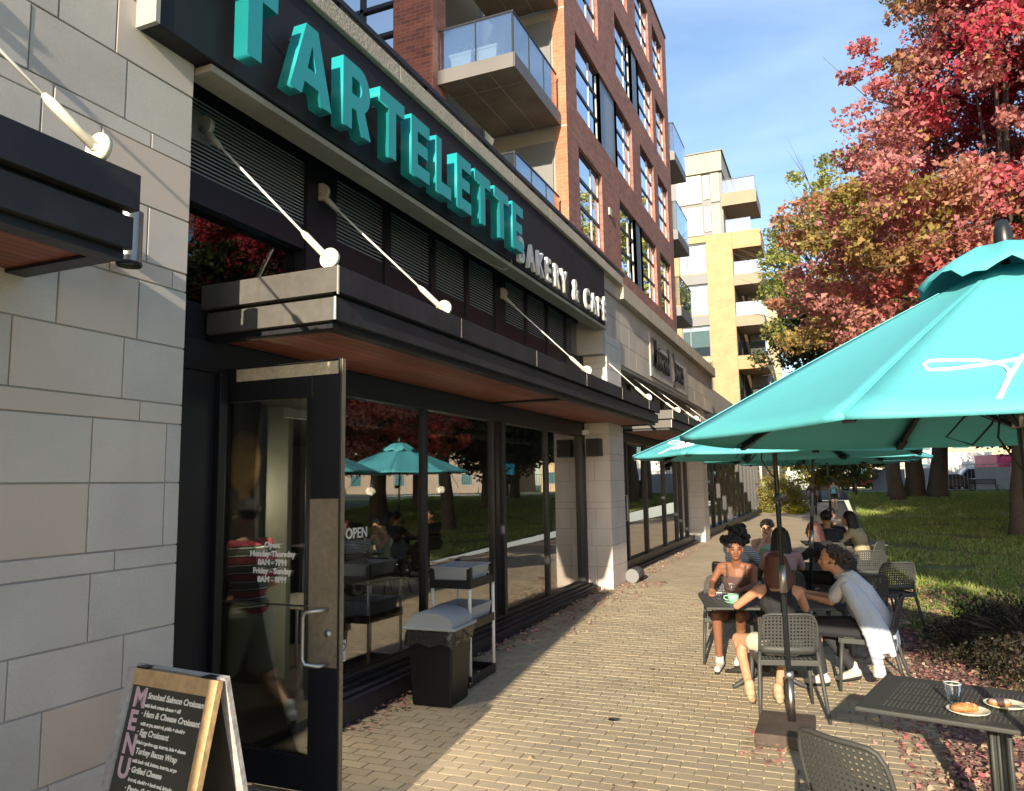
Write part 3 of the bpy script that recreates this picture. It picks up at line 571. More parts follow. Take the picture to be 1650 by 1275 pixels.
A_ = [[(0, 0), (.37, 1), (.66, 1), (1.03, 0), (.75, 0), (.69, .19), (.34, .19), (.28, 0)], [(.41, .40), (.62, .40), (.515, .74)]]
arc = lambda cx, cy, rx, ry, a0, a1, n=9: [(cx + rx * math.cos(R_(a0 + (a1 - a0) * i / n)), cy + ry * math.sin(R_(a0 + (a1 - a0) * i / n))) for i in range(n + 1)]
RR = [[(0, 0), (0, 1)] + arc(.5, .665, .35, .335, 90, -60) + [(.88, 0), (.60, 0), (.42, .32), (.27, .32), (.27, 0)], [(.27, .79)] + arc(.46, .665, .12, .125, 90, -90) + [(.27, .54)]]
hs = .54
yl = [('T', T_, 3.31, .42), ('A', A_, 3.86, .46), ('R', RR, 4.46, .37), ('T', T_, 4.96, .38), ('E', E_, 5.46, .32), ('L', L_, 5.91, .29), ('E', E_, 6.33, .31), ('T', T_, 6.73, .38), ('T', T_, 7.22, .38), ('E', E_, 7.72, .32)]
for nm, outs, y0, wd in yl:
    wmax = max(p[0] for p in outs[0])
    me = outline_mesh([[(p[0] * wd / wmax, p[1] * hs) for p in o] for o in outs], .055); o = place(me, 'letter', TEALM, sg, FX, (-3.27, y0, 4.455))
    mb = MB(); mb.box(-3.4, -3.3, y0 + wd * .45, y0 + wd * .48, 4.445 + hs * .9, 4.445 + hs * .93); ob('stand_off', mb, BLACK, o, W=True)
y0 = 8.16
for ch in 'BAKERY & CAFÉ':
    if ch == ' ': y0 += .2; continue
    me = text_mesh(ch, .44, .020, .010); me.transform(Matrix.Diagonal((.80, 1.0, 1, 1)))
    place(me, 'small_letter', WHITEM, sg, FX, (-3.345, y0, 4.43)); y0 += {'&': .36, 'A': .33, 'K': .33, 'C': .34}.get(ch, .31)
# second shop sign wall
w2 = thing('second_shop', 'stone clad shopfront with black metal lettering past the cafe', 'shopfront', (-3.9, 18, 0))
mb = MB(); mb.box(-4.2, -3.51, 12.3, 25.0, 3.95, 5.1); ob('mortar_bed', mb, MORT, w2, W=True)
r2 = random.Random(11)
for zi, (a, b_) in enumerate(((3.92, 4.33), (4.33, 4.72), (4.72, 5.1))):
    y = 12.3 if zi else 13.46
    while y < 24.9:
        L = .62; ya = min(25.0, y + L); mb = MB(); mb.box(-3.56, -3.5 + r2.uniform(0, .002), y + .004, ya - .004, a + .004, b_ - .004); ob('stone_tile', mb, STONE2, w2, W=True, bev=.002); y = ya
mb = MB(); mb.box(-4.0, -3.52, 13.46, 22.9, 3.86, 3.95); ob('lintel_soffit', mb, CONC, w2, W=True)
mb = MB(); mb.box(-3.5, -3.47, 15.9, 20.2, 4.02, 4.98); ob('sign_panel', mb, M('grey_sign_panel', (.42, .38, .33), .7), w2, W=True)
place(text_mesh('Muirend', .88, .012, .016), 'shop_lettering', BLACK, w2, FX, (-3.44, 15.98, 4.25)).scale = (1, .60, 1)
place(text_mesh('James', .88, .012, .016), 'shop_lettering', BLACK, w2, FX, (-3.44, 18.25, 4.25)).scale = (1, .64, 1)
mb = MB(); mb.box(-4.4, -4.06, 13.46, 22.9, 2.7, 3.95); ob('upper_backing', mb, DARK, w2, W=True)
for k in range(8):
    y = 13.6 + k * 1.15; mb = MB(); mb.box(-4.06, -3.95, y, y + .1, 2.78, 3.9); ob('upper_post', mb, BLACK, w2, W=True); mb = MB(); mb.box(-4.05, -4.03, y + .1, y + 1.15, 3.45, 3.9); ob('louvre_panel', mb, MATS['louvre_metal'], w2, W=True); mb = MB(); mb.box(-4.05, -4.04, y + .1, y + 1.15, 2.78, 3.4); ob('upper_pane', mb, GLV, w2, W=True)
mb = MB(); mb.box(-4.05, -3.8, 13.46, 22.9, -.2, .05); mb.box(-4.05, -3.9, 13.46, 22.9, .05, .2); ob('plinth', mb, BLACK, w2, W=True)
mb = MB(); mb.box(-4.05, -3.94, 13.46, 22.9, 2.6, 2.78); ob('head_beam', mb, BLACK, w2, W=True)
for y in (14.6, 15.45, 17.2, 19.2, 20.75, 21.4, 22.3): mb = MB(); mb.box(-4.05, -3.95, y - .05, y + .05, .2, 2.6); ob('mullion', mb, BLACK, w2, W=True)
mb = MB(); mb.box(-4.02, -4.0, 13.46, 22.9, .2, 2.6); ob('pane', mb, GLS, w2, W=True)
mb = MB(); mb.tube([(-3.92, 15.0, 1.0), (-3.86, 15.0, 1.0), (-3.86, 15.0, 1.5), (-3.92, 15.0, 1.5)], .015, 6); ob('door_handle', mb, STEEL, w2, W=True)
mb = MB(); mb.box(-9, -4.5, 13.5, 22.9, -.2, -.05); ob('floor', mb, DARKW, w2, W=True); mb = MB(); mb.box(-9, -8.9, 13.5, 45, -.2, 4); ob('back_wall', mb, DARK, w2, W=True)
# far part of the ground floor
w3 = thing('glazed_ground_floor', 'far glazed ground floor with pale curtains past the second pillar', 'shopfront', (-3.9, 34, 0))
mb = MB(); mb.box(-4.3, -3.9, 23.75, 46, 2.9, 5.1); ob('fascia', mb, STONE2, w3, W=True); mb = MB(); mb.box(-4.05, -3.8, 23.75, 46, -.2, .22); ob('plinth', mb, BLACK, w3, W=True)
mb = MB(); mb.box(-4.02, -4.0, 23.75, 46, .22, 2.9); ob('pane', mb, GLS, w3, W=True)
for k in range(14): y = 24.4 + k * 1.55; mb = MB(); mb.box(-4.05, -3.93, y - .05, y + .05, .22, 2.9); ob('mullion', mb, BLACK, w3, W=True)
CURT = M('curtain', (.62, .58, .45), .8)
for k in range(10): y = 28.3 + k * 1.6; mb = MB(); mb.box(-4.2, -4.12, y, y + .5, .25, 2.85); ob('curtain', mb, CURT, w3, W=True)
mb = MB(); mb.box(-4.4, -4.25, 45.6, 46, -.1, 5); ob('end_wall', mb, STONE2, w3, W=True)
# coping and glass rail on the podium
pd = thing('podium_parapet', 'weathered stone coping with glass railing above the sign', 'parapet', (-3.6, 12, 5.1))
y = -1.0
while y < 25:
    ya = y + 1.3; mb = MB(); mb.box(-4.3, -3.36, y + .004, ya - .004, 5.345 if y < 12.2 else 5.11, 5.50 if y < 12.2 else 5.40); ob('coping_stone', mb, COPE, pd, W=True, bev=.008); y = ya
mb = MB(); mb.box(-4.3, -3.46, -1, 25, 5.10, 5.345); ob('upstand', mb, COPE, pd, W=True)
y = -1.0
while y < 14:
    mb = MB(); mb.box(-3.66, -3.645, y + .02, y + 1.48, 5.5, 5.83); ob('rail_glass', mb, GLR, pd, W=True); mb = MB(); mb.box(-3.68, -3.63, y - .02, y + .02, 5.48, 5.84); ob('rail_post', mb, BLACK, pd, W=True); y += 1.5
mb = MB(); mb.box(-3.69, -3.62, -1, 14.5, 5.84, 5.89); ob('hand_rail', mb, BLACK, pd, W=True)
mb = MB(); mb.box(-14, -4.3, -1, 28, 5.1, 5.35); ob('terrace_slab', mb, CONC, pd, W=True)

# ------------------------------------------------------------------ brick apartment building
bb_ = thing('brick_building', 'red brick apartment block rising above the cafe with rows of black windows', 'building', (-5.2, 22, 5.3))
XB = -5.15
wins = []; pans = []
for z0, z1, ws, ps in ((7.7, 9.78, [(16.55, 18.5), (20.3, 22.2), (23.0, 25.1), (25.75, 27.6)], [(22.2, 23.0)]),
                       (10.65, 12.68, [(16.5, 18.6), (20.25, 22.1), (23.2, 25.2), (25.9, 27.6)], [(18.6, 20.25)]),
                       (13.6, 15.6, [(16.5, 18.6), (20.4, 22.4), (23.3, 25.4), (26.0, 27.6)], [(22.4, 23.3)]),
                       (16.5, 18.45, [(16.5, 18.6), (20.2, 22.1), (23.2, 25.2), (25.9, 27.6)], [(18.6, 20.2)]),
                       (19.6, 21.4, [(16.5, 18.6)], [])):
    if z0 > 19: continue
    wins += [(a, b_, z0, z1) for a, b_ in ws]; pans += [(a, b_, z0, z1) for a, b_ in ps]
def holed_wall(u0, u1, z0, z1, rects, fn, depth=.18):
    us = sorted({u0, u1} | {r[0] for r in rects} | {r[1] for r in rects}); zs = sorted({z0, z1} | {r[2] for r in rects} | {r[3] for r in rects}); mb = MB()
    for i in range(len(us) - 1):
        for j in range(len(zs) - 1):
            cu = (us[i] + us[i + 1]) / 2; cz = (zs[j] + zs[j + 1]) / 2
            if any(r[0] < cu < r[1] and r[2] < cz < r[3] for r in rects): continue
            mb.add([fn(us[i], zs[j], 0), fn(us[i + 1], zs[j], 0), fn(us[i + 1], zs[j + 1], 0), fn(us[i], zs[j + 1], 0)], [(0, 1, 2, 3)])
    for a, b_, c, d in rects:
        q = [(a, c), (b_, c), (b_, d), (a, d)]
        for k in range(4):
            p0, p1 = q[k], q[(k + 1) % 4]; mb.add([fn(p0[0], p0[1], 0), fn(p1[0], p1[1], 0), fn(p1[0], p1[1], depth), fn(p0[0], p0[1], depth)], [(0, 1, 2, 3)])
    return mb
allr = []
for wv in wins + pans: allr.append(wv)
mb = holed_wall(15.7, 28.4, 5.3, 19.26, allr, lambda u, z, d: (XB - d, u, z)); ob('side_wall', mb, BRY, bb_, W=True)
mb = MB(); mb.box(-12, XB - .5, 15.95, 28.4, 5.3, 19.2); ob('core', mb, DARK, bb_, W=True)
mb = MB(); mb.box(XB - .3, XB - .004, 15.7, 15.94, 5.3, 19.255); ob('brick_pier', mb, BRO, bb_, W=True)
mb = MB(); mb.box(XB - .55, XB - .0045, 28.2, 28.396, 5.3, 19.255); ob('end_wall', mb, BRX, bb_, W=True)
mb = MB(); mb.box(XB - .5, XB + .03, 15.66, 28.45, 19.26, 19.36); ob('roof_flashing', mb, BLACK, bb_, W=True)
for zj in (6.99, 9.9, 12.8, 15.7, 18.6): mb = MB(); mb.box(XB - .31, XB - .002, 15.694, 15.7, zj, zj + .04); mb.box(XB, XB + .004, 15.7, 28.4, zj, zj + .015); ob('control_joint', mb, COPE, bb_, W=True)
WLT = M('pale_mullion', (.42, .42, .38), .5, bump=None)
for a, b_, z0, z1 in wins:
    mb = MB(); x0, x1 = XB - .13, XB - .09
    h_ = (z1 - z0) / 3
    mb.box(x0, x1, a, b_, z0, z0 + .05); mb.box(x0, x1, a, b_, z1 - .10, z1); mb.box(x0, x1, a, a + .05, z0, z1); mb.box(x0, x1, b_ - .05, b_, z0, z1)
    for k in (1, 2): mb.box(x0 - .01, x1 + .008, a, b_, z0 + k * h_ - .045, z0 + k * h_ + .045)
    f = ob('window', mb, BLACK, bb_, W=True)
    mb = MB(); ym = a + (b_ - a) * .64; mb.box(x0, x1 + .004, ym - .035, ym + .035, z0 + .05, z1 - .1); mb.box(x0, x1 + .004, b_ - .10, b_ - .05, z0 + .05, z1 - .1); ob('mullion', mb, WLT, f, W=True)
    mb = MB(); mb.box(XB - .115, XB - .105, a + .02, b_ - .02, z0 + .02, z1 - .02); ob('pane', mb, GLU, f, W=True)
for a, b_, z0, z1 in pans: mb = MB(); mb.box(XB - .2, XB - .06, a + .002, b_ - .002, z0, z1); ob('infill_panel', mb, BLUEP, bb_, W=True)
mb = MB(); mb.box(XB, XB + .05, 19.05, 19.3, 8.9, 9.1); ob('vent', mb, GREYL, bb_, W=True)
mb = MB(); mb.box(XB, XB + .35, 19.3, 20.25, 5.9, 6.9); ob('roof_unit', mb, GREYL, bb_, W=True)
# grey recess wall and balcony doors
mb = MB(); mb.box(-9, XB - .31, 15.75, 15.95, 5.3, 19.2); ob('recess_wall', mb, M('warm_grey_render', (.30, .285, .24), .8), bb_, W=True)
mb = MB(); mb.box(-6.65, XB - .36, 15.70, 15.75, 7.2, 9.6); mb.box(-6.65, XB - .36, 15.70, 15.75, 10.2, 12.6); ob('recess_panel', mb, GREYP, bb_, W=True)
mb = MB(); mb.box(-9.2, -7.3, 13.3, 15.8, 5.3, 19.2); ob('recess_back', mb, M('recess_render', (.10, .105, .095), .8), bb_, W=True)
# left wing: front face y=12.73, side face x=-7
wf = [(-9.9 - k * 2.6, -7.93 - k * 2.6, z - .05, z + 2.0) for k in range(3) for z in (7.7, 10.65, 13.6)]
mb = holed_wall(-17, -7.0, 5.3, 17.5, wf, lambda u, z, d: (u, 12.73 + d, z)); ob('front_wall', mb, BRX, bb_, W=True)
mb = MB(); mb.add([(-7, 12.73, 5.3), (-7, 13.3, 5.3), (-7, 13.3, 17.5), (-7, 12.73, 17.5)], [(0, 1, 2, 3)]); ob('wing_side_wall', mb, BRY, bb_, W=True)
mb = MB(); mb.box(-17, -7.01, 13.0, 13.29, 5.3, 17.4); ob('wing_core', mb, DARK, bb_, W=True)
for a, b_, z0, z1 in wf:
    mb = MB(); y0, y1 = 12.80, 12.86
    for (p, q, r, s_) in ((a, b_, z0, z0 + .06), (a, b_, z1 - .06, z1), (a, a + .05, z0, z1), (b_ - .05, b_, z0, z1), (a, b_, z0 + .62, z0 + .70), (a, b_, z0 + 1.3, z0 + 1.38), ((a + b_) / 2 + .1, (a + b_) / 2 + .18, z0, z1)): mb.box(p, q, y0, y1, r, s_)
    f = ob('window', mb, BLACK, bb_, W=True); mb = MB(); mb.box(a + .02, b_ - .02, 12.87, 12.88, z0 + .02, z1 - .02); ob('pane', mb, GLU, f, W=True)
    mb = MB(); mb.box(a + .02, b_ - .02, 12.93, 12.95, z0 + .02, z1 - .02); ob('blind', mb, BLIND, f, W=True)
def balcony(x0, x1, y0, y1, z, label):
    c = thing('balcony', label, 'balcony', (x0, y1, z), 0, 'balconies on the brick building')
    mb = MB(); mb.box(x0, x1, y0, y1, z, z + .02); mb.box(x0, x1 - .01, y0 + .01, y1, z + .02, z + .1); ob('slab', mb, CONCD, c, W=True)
    mb = MB(); mb.box(x0 + .55, x0 + .562, y0 + .05, y1, z - .003, z); mb.box(x0 + 1.1, x0 + 1.112, y0 + .05, y1, z - .003, z); mb.box(x0, x1 - .01, y0 + .62, y0 + .632, z - .0035, z - .0031); ob('form_line', mb, COPE, c, W=True)
    mb = MB(); mb.box(x0 - .06, x1 + .01, y0 - .03, y0, z - .02, z + .28); mb.box(x1, x1 + .03, y0 - .03, y1, z - .02, z + .28); ob('edge_trim', mb, M('balcony_trim', (.13, .122, .115), .5, bump=None), c, W=True)
    n = 2; dx = (x1 - x0) / n
    for k in range(n): mb = MB(); mb.box(x0 + k * dx + .02, x0 + (k + 1) * dx - .02, y0 + .02, y0 + .032, z + .28, z + 1.16); ob('glass_pane', mb, GLR, c, W=True)
    for k in range(3): d = (y1 - y0 - .1) / 3; mb = MB(); mb.box(x1 - .032, x1 - .02, y0 + k * d + .03, y0 + (k + 1) * d - .01, z + .28, z + 1.16); ob('glass_pane', mb, GLR, c, W=True)
    mb = MB(); mb.box(x0, x1 - .005, y0 + .01, y0 + .045, z + 1.16, z + 1.2); mb.box(x1 - .045, x1 - .008, y0 + .045, y1 - .1, z + 1.16, z + 1.2); mb.box(x1 - .045, x1 - .01, y0 + .012, y0 + .045, z + .2, z + 1.16); mb.box((x0 + x1) / 2 - .015, (x0 + x1) / 2 + .015, y0 + .01, y0 + .04, z + .28, z + 1.16)
    for k in (1, 2): mb.box(x1 - .04, x1 - .01, y0 + (y1 - y0 - .1) * k / 3, y0 + (y1 - y0 - .1) * k / 3 + .03, z + .28, z + 1.16)
    ob('hand_rail', mb, BLACK, c, W=True)
balcony(-6.98, -5.31, 12.95, 15.65, 9.93, 'concrete balcony with glass railing and two white planters')
balcony(-6.98, -5.31, 12.95, 15.65, 12.83, 'upper concrete balcony cut off by the top of the picture')
balcony(-6.98, -5.31, 12.95, 15.65, 7.0, 'lowest balcony with glass railing just above the sign')
for x, lb in ((-6.55, 'white planter box left of the balcony railing post'), (-5.98, 'white planter box right of the balcony railing post')):
    p = thing('planter', lb, 'planter', (x, 13.25, 10.21), 0, 'planters on the balcony'); mb = MB(); mb.add([(-.2, -.13, 0), (.2, -.13, 0), (.2, .13, 0), (-.2, .13, 0), (-.24, -.16, .33), (.24, -.16, .33), (.24, .16, .33), (-.24, .16, .33)], [(0, 3, 2, 1), (0, 1, 5, 4), (1, 2, 6, 5), (2, 3, 7, 6), (3, 0, 4, 7), (4, 5, 6, 7)]); ob('tub', mb, WHITEM, p)
    mb = MB(); mb.box(-.26, .26, -.18, .18, .33, .38); ob('rim', mb, WHITEM, p)
    q = rg.normal(0, .1, (140, 3)) * (1, .7, 1) + (0, 0, .45); cards('plant', leaf_cards(q, .06, rg), pal([(.25, .3, .12), (.4, .4, .2)], [1, 1], 140, rg), LEAF, p)
for z in (8.4, 11.4, 14.6): 
    c = thing('balcony', {8.4: 'lowest', 11.4: 'middle', 14.6: 'highest'}[z] + ' small balcony peeking out past the far brick corner', 'balcony', (-5.2, 28.6, z), 0, 'balconies at the far brick corner'); mb = MB(); mb.box(-6.5, -4.98, 28.5, 31, z - .35, z); ob('slab', mb, GREYP, c, W=True); mb = MB(); mb.box(-5.02, -5.0, 28.5, 31, z + .05, z + 1.15); mb.box(-6.5, -5.03, 28.5, 28.52, z + .05, z + 1.15); ob('glass_pane', mb, GLR, c, W=True)
    mb = MB(); mb.box(-5.03, -4.99, 28.5, 31, z + 1.15, z + 1.19); mb.box(-6.5, -5.035, 28.49, 28.53, z + 1.15, z + 1.19); ob('hand_rail', mb, BLACK, c, W=True)

# ------------------------------------------------------------------ buff apartment building beyond
be = thing('buff_building', 'buff brick and grey panel apartment block with balconies at the end of the street', 'building', (-8, 60, 0))
F = [4.0, 7.3, 10.5, 13.7, 16.9, 20.0]
TAN = M('tan_panel', (.40, .34, .23), .6, bump=None); GRN = M('green_grey_panel', (.17, .24, .20), .5, bump=None); BRN = M('brown_fascia', (.26, .19, .12), .6, bump=None)
wy = [(-10.0, -7.9, z + .5, z + 2.9) for z in F[:-1]] + [(-14, -12, z + .5, z + 2.9) for z in F[:-1]] + [(-10.0, -7.9, .8, 3.4)]
mb = holed_wall(-20, -6.0, 0, 20.3, wy, lambda u, z, d: (u, 57 + d, z), .3); ob('front_wall', mb, YEL, be, W=True)
mb = MB(); mb.box(-20, -6.0, 57.32, 75, 0, 20.2); ob('core', mb, DARKW, be, W=True)
mb = MB(); mb.box(-6.01, -5.995, 57, 57.35, 0, 20.3); mb.box(-6.3, -5.98, 60.5, 75, 0, 20.3); ob('side_wall', mb, YELY, be, W=True)
[ob('balcony_fascia', MB().box(-6.0, -3.95, 57, 60.6, a, b_), YEL, be, W=True) for a, b_ in ((19.0, 20.3), (9.9, 10.9))]
[ob('balcony_slab', MB().box(-6.0, -4.0, 57.02, 60.6, a, a + .8), BRN, be, W=True) for a in (16.2, 13.1, 6.7, 3.5)]
for z in (4.3, 7.5, 10.9, 13.9, 17.0): mb = MB(); mb.box(-5.95, -4.02, 57.05, 57.08, z, z + 1.0); mb.box(-4.05, -4.02, 57.08, 60.5, z, z + 1.0); ob('balcony_glass', mb, GLR, be, W=True)
for a, b_, z0, z1 in wy:
    f = MB()
    for (p, q, r, s_) in ((a, b_, z0, z0 + .08), (a, b_, z1 - .08, z1), (a, a + .08, z0, z1), (b_ - .08, b_, z0, z1), (a + .6, a + .68, z0, z1)): f.box(p, q, 57.15, 57.22, r, s_)
    f = ob('window', f, GREYP, be, W=True); mb = MB(); mb.box(a + .05, b_ - .05, 57.24, 57.25, z0 + .05, z1 - .05); ob('pane', mb, GLR, f, W=True); mb = MB(); mb.box(a + .05, b_ - .05, 57.28, 57.30, z0 + (.05 if z0 > 12 else .8), z1 - .05); ob('blind', mb, BLIND, f, W=True)
    if z0 < 16: mb = MB(); mb.box(a, b_, 56.99, 57.1, z1 + .0, z1 + .75 - .02) ; ob('spandrel', mb, GREYP if z0 > 9 else TAN, be, W=True)
# grey upper floors
mb = MB(); mb.box(-20, -6.55, 57.4, 74, 20.3, 26.8); ob('upper_core', mb, GREYP, be, W=True)
mb = MB(); mb.box(-20, -6.5, 57.1, 74, 25.3, 26.85); ob('roof_band', mb, TAN, be, W=True); mb = MB(); mb.box(-20, -6.4, 57.0, 74, 26.85, 26.95); ob('roof_flashing', mb, GREYP, be, W=True)
for z in (20.4, 22.95):
    for a, b_ in ((-9.95, -8.15), (-12.6, -10.8)):
        f = MB(); f.box(a - .06, b_ + .06, 57.3, 57.38, z + .05, z + 2.3); f = ob('window', f, GREYL, be, W=True); mb = MB(); mb.box(a, b_, 57.25, 57.29, z + .1, z + 2.25); ob('pane', mb, BLIND, f, W=True)
    mb = MB(); mb.box(-7.95, -7.5, 57.3, 57.38, z + .3, z + 2.2); ob('narrow_window', mb, BLIND, be, W=True); mb = MB(); mb.box(-7.4, -6.75, 57.3, 57.38, z + .0, z + 2.3); ob('green_panel', mb, GRN, be, W=True)
mb = MB(); mb.box(-6.6, -4.1, 57.0, 61, 22.4, 23.4); ob('balcony_slab', mb, BRN, be, W=True); mb = MB(); mb.box(-6.5, -4.2, 57.05, 57.08, 23.4, 24.4); mb.box(-4.2, -4.17, 57.1, 61, 23.4, 24.4); ob('balcony_glass', mb, GLR, be, W=True)
mb = MB(); mb.box(-6.5, -4.15, 57.03, 57.09, 24.4, 24.46); ob('hand_rail', mb, BLACK, be, W=True)
mb = MB(); mb.box(-6.4, -4.6, 57.05, 57.08, 20.3, 21.3); ob('balcony_glass', mb, GLR, be, W=True)
FIN = M('timber_fins', (.50, .42, .28), .8)
for k in range(22): mb = MB(); mb.box(-5.3, -3.9 + .0, 61 + k * .62, 61.12 + k * .62, 3.5, 16.8); ob('fin', mb, FIN, be, W=True)
mb = MB(); mb.box(-5.4, -4.2, 60.7, 75, 0, 18.5); ob('fin_backing', mb, M('fin_backing', (.22, .20, .16), .8), be, W=True)
# low grey house behind the shrub
lo = thing('grey_annex', 'low pale grey building with stone base behind the yellow shrub', 'building', (-4.5, 54, 0)); mb = MB(); mb.box(-6.5, -3.4, 54, 56.9, 0, 3.4); ob('wall', mb, GREYL, lo, W=True)
mb = MB(); mb.box(-6.5, -3.38, 53.95, 54, 0, 1.2); ob('stone_base', mb, STONE2, lo, W=True); mb = MB(); mb.box(-4.5, -3.7, 53.93, 53.97, 1.7, 3.2); mb.box(-5.8, -4.9, 53.93, 53.97, 1.7, 3.2); ob('window', mb, DARK, lo, W=True); mb = MB(); mb.box(-6.6, -3.3, 53.8, 57, 3.4, 3.5); ob('roof', mb, GREYP, lo, W=True)

# ------------------------------------------------------------------ umbrellas
SCRIPT = M('white_script_print', (.85, .86, .80), .7, bump=None)
T_STEM = [(-.139, .094), (-.117, .184), (-.098, .251), (-.059, .377), (-.041, .42), (-.03, .425)]
T_LOOP = [(-.098, .27), (-.094, .294), (-.104, .342), (-.14, .376), (-.173, .396), (-.263, .404), (-.32, .399), (-.338, .364), (-.321, .323), (-.265, .329), (-.165, .355), (-.058, .389), (.02, .40), (.10, .41)]
def scribble():
    out = [T_STEM, T_LOOP]; x = -.045
    for ch in 'artelette':
        h_ = {'t': .15, 'l': .19}.get(ch, .07); n = 9; seg = []
        for i in range(n + 1):
            a = 2 * math.pi * i / n
            if ch in 'tl': seg.append((x + .018 * math.sin(a) + .03 * (1 - math.cos(a)) / 2 * 1., .21 + h_ * (1 - math.cos(a)) / 2))
            elif ch == 'r': seg.append((x + .04 * i / n, .21 + h_ * abs(math.sin(math.pi * i / n)) ** .5))
            else: seg.append((x + .02 - .02 * math.cos(a), .245 + .033 * math.sin(a)))
        if ch == 't': out.append([(x - .01, .31), (x + .05, .32)])
        seg.append((x + .045, .212)); out.append(seg); x += .045
    return out
def umbrella(cx, cy, zr, Rr, a0, t, zbase, label, script_panels, tilt=(0, 0), pole_top=None, base=True, px0=None):
    u = thing('patio_umbrella', label, 'umbrella', (cx, cy, zbase), 0, 'teal patio umbrellas over the cafe tables')
    C = [Vector((cx + Rr * math.cos(a0 + k * math.pi / 4), cy + Rr * math.sin(a0 + k * math.pi / 4), zr)) for k in range(8)]; ap = Vector((cx, cy, zr + t))
    for k in range(8):
        A, B = C[k], C[(k + 1) % 8]; mb = MB(); n = 10; vs = []; idx = {}
        # tensioned panel: slightly sagging between the ribs
        for i in range(n + 1):
            s = .05 + .95 * i / n
            for j in range(n + 1):
                f = j / n; p = ap.lerp(A.lerp(B, f), s); p.z -= .035 * s * 4 * f * (1 - f) * (1 if s < .98 else .6); p.z += .012 * math.sin(math.pi * s)
                if i == n: p.z += .012 * math.sin(f * math.pi); 
                idx[i, j] = len(vs); vs.append(p)
        fs = [(idx[i, j], idx[i, j + 1], idx[i + 1, j + 1], idx[i + 1, j]) for i in range(n) for j in range(n)]
        for j in range(n + 1): idx['h', j] = len(vs); vs.append(vs[idx[n, j]] + Vector((0, 0, -.022)) - (vs[idx[n, j]] - ap).normalized() * .004)
        fs += [(idx[n, j], idx[n, j + 1], idx['h', j + 1], idx['h', j]) for j in range(n)]
        mb.add(vs, [tuple(reversed(f)) for f in fs], True); o = ob('canopy_panel', mb, CANV, u, W=True)
        sl = o.modifiers.new('s', 'SOLIDIFY'); sl.thickness = .0025; sl.offset = -1
        mb = MB(); Q = [ap.lerp(A, q_) + Vector((0, 0, .0015 + .012 * math.sin(math.pi * q_))) for q_ in (.2, .4, .6, .8, .995)]; [mb.beam(Q[i_], Q[i_ + 1], .016, .004) for i_ in range(4)]; ob('seam', mb, CANV, u, W=True)
        mb = MB(); mb.beam(ap + Vector((0, 0, -.05)), A.lerp(ap, .02) + Vector((0, 0, -.025)), .022, .03); mb.beam(A.lerp(ap, .07) + Vector((0, 0, -.035)), A.lerp(ap, .015) + Vector((0, 0, -.035)), .04, .02); ob('rib', mb, POLEM, u, W=True)
        mid = A.lerp(ap, .52) + Vector((0, 0, -.03)); mb = MB(); mb.beam(mid, Vector((cx, cy, zr + .02)) + (A - ap).normalized() * .04 * Vector((1, 1, 0)).length * .5, .015, .02); ob('strut', mb, POLEM, u, W=True)
        if k in script_panels:
            mm_ = (A + B) / 2; tt = (B - A).normalized(); ss = (ap - mm_).normalized(); nn = tt.cross(ss).normalized()
            if nn.z < 0: nn = -nn
            wdt = (B - A).length; sl_ = (ap - mm_).length; mb = MB()
            for st in scribble():
                P_ = []
                for (a, b_) in st:
                    a *= Rr / 1.487; b_ *= Rr / 1.487; s = 1 - b_ / sl_; f = .5 + a / (wdt * s); q = ap.lerp(A.lerp(B, f), s); q.z -= .035 * s * 4 * f * (1 - f); q.z += .012 * math.sin(math.pi * s); P_.append(q + nn * .003)
                mb.tube(P_, (.0065 if st is not T_STEM else .009) * (1 if Rr > 1.4 else .62), 5)
            ob('script_lettering', mb, SCRIPT, u, W=True)
    # vent cap
    mb = MB(); vs = []; n = 48
    for i, (rr, dz) in enumerate(((.03, .085), (.16, .07), (.30, -.0), (.36, -.055))):
        for k in range(n):
            a = a0 + 2 * math.pi * k / n; wv = .022 * math.cos(8 * (a - a0)) * (rr / .36) ** 2 + .012 * math.sin(19 * a) * (rr / .36) ** 3; vs.append((cx + rr * Rr / 1.487 * math.cos(a), cy + rr * Rr / 1.487 * math.sin(a), zr + t + dz * .9 - .045 * (rr / .3) - wv))
    mb.add(vs, [(i * n + k, i * n + (k + 1) % n, (i + 1) * n + (k + 1) % n, (i + 1) * n + k) for i in range(3) for k in range(n)], True); o = ob('vent_cap', mb, CANV, u, W=True); sl = o.modifiers.new('s', 'SOLIDIFY'); sl.thickness = .003
    mb = MB(); mb.lathe([(0, .19), (.022, .18), (.036, .14), (.04, .10), (.04, .04), (.03, .03)], (cx, cy, zr + t), 16); ob('finial', mb, POLEM, u, W=True)
    bx, by_ = px0 if px0 else (cx, cy)
    pt = lambda z: (bx + (cx - bx) * (z - zbase) / (zr - zbase), by_ + (cy - by_) * (z - zbase) / (zr - zbase), z)
    mb = MB(); mb.tube([pt(zbase + .02), pt(zr - .02), (cx, cy, zr + t)], .019, 12); ob('pole', mb, POLEM, u, W=True)
    mb = MB(); mb.tube([pt(zbase + 1.02), pt(zbase + 1.23)], .026, 14); ob('collar', mb, STEEL, u, W=True)
    mb = MB(); mb.tube([pt(zr + .0), pt(zr + .10)], .045, 14); ob('hub', mb, STEELD, u, W=True); mb = MB(); mb.tube([pt(zbase + 1.75), (pt(1)[0] + .05, by_ - .02, zbase + 1.75)], .03, 10); ob('crank', mb, POLEM, u, W=True)
    mb = MB(); c0 = pt(zr - .05)
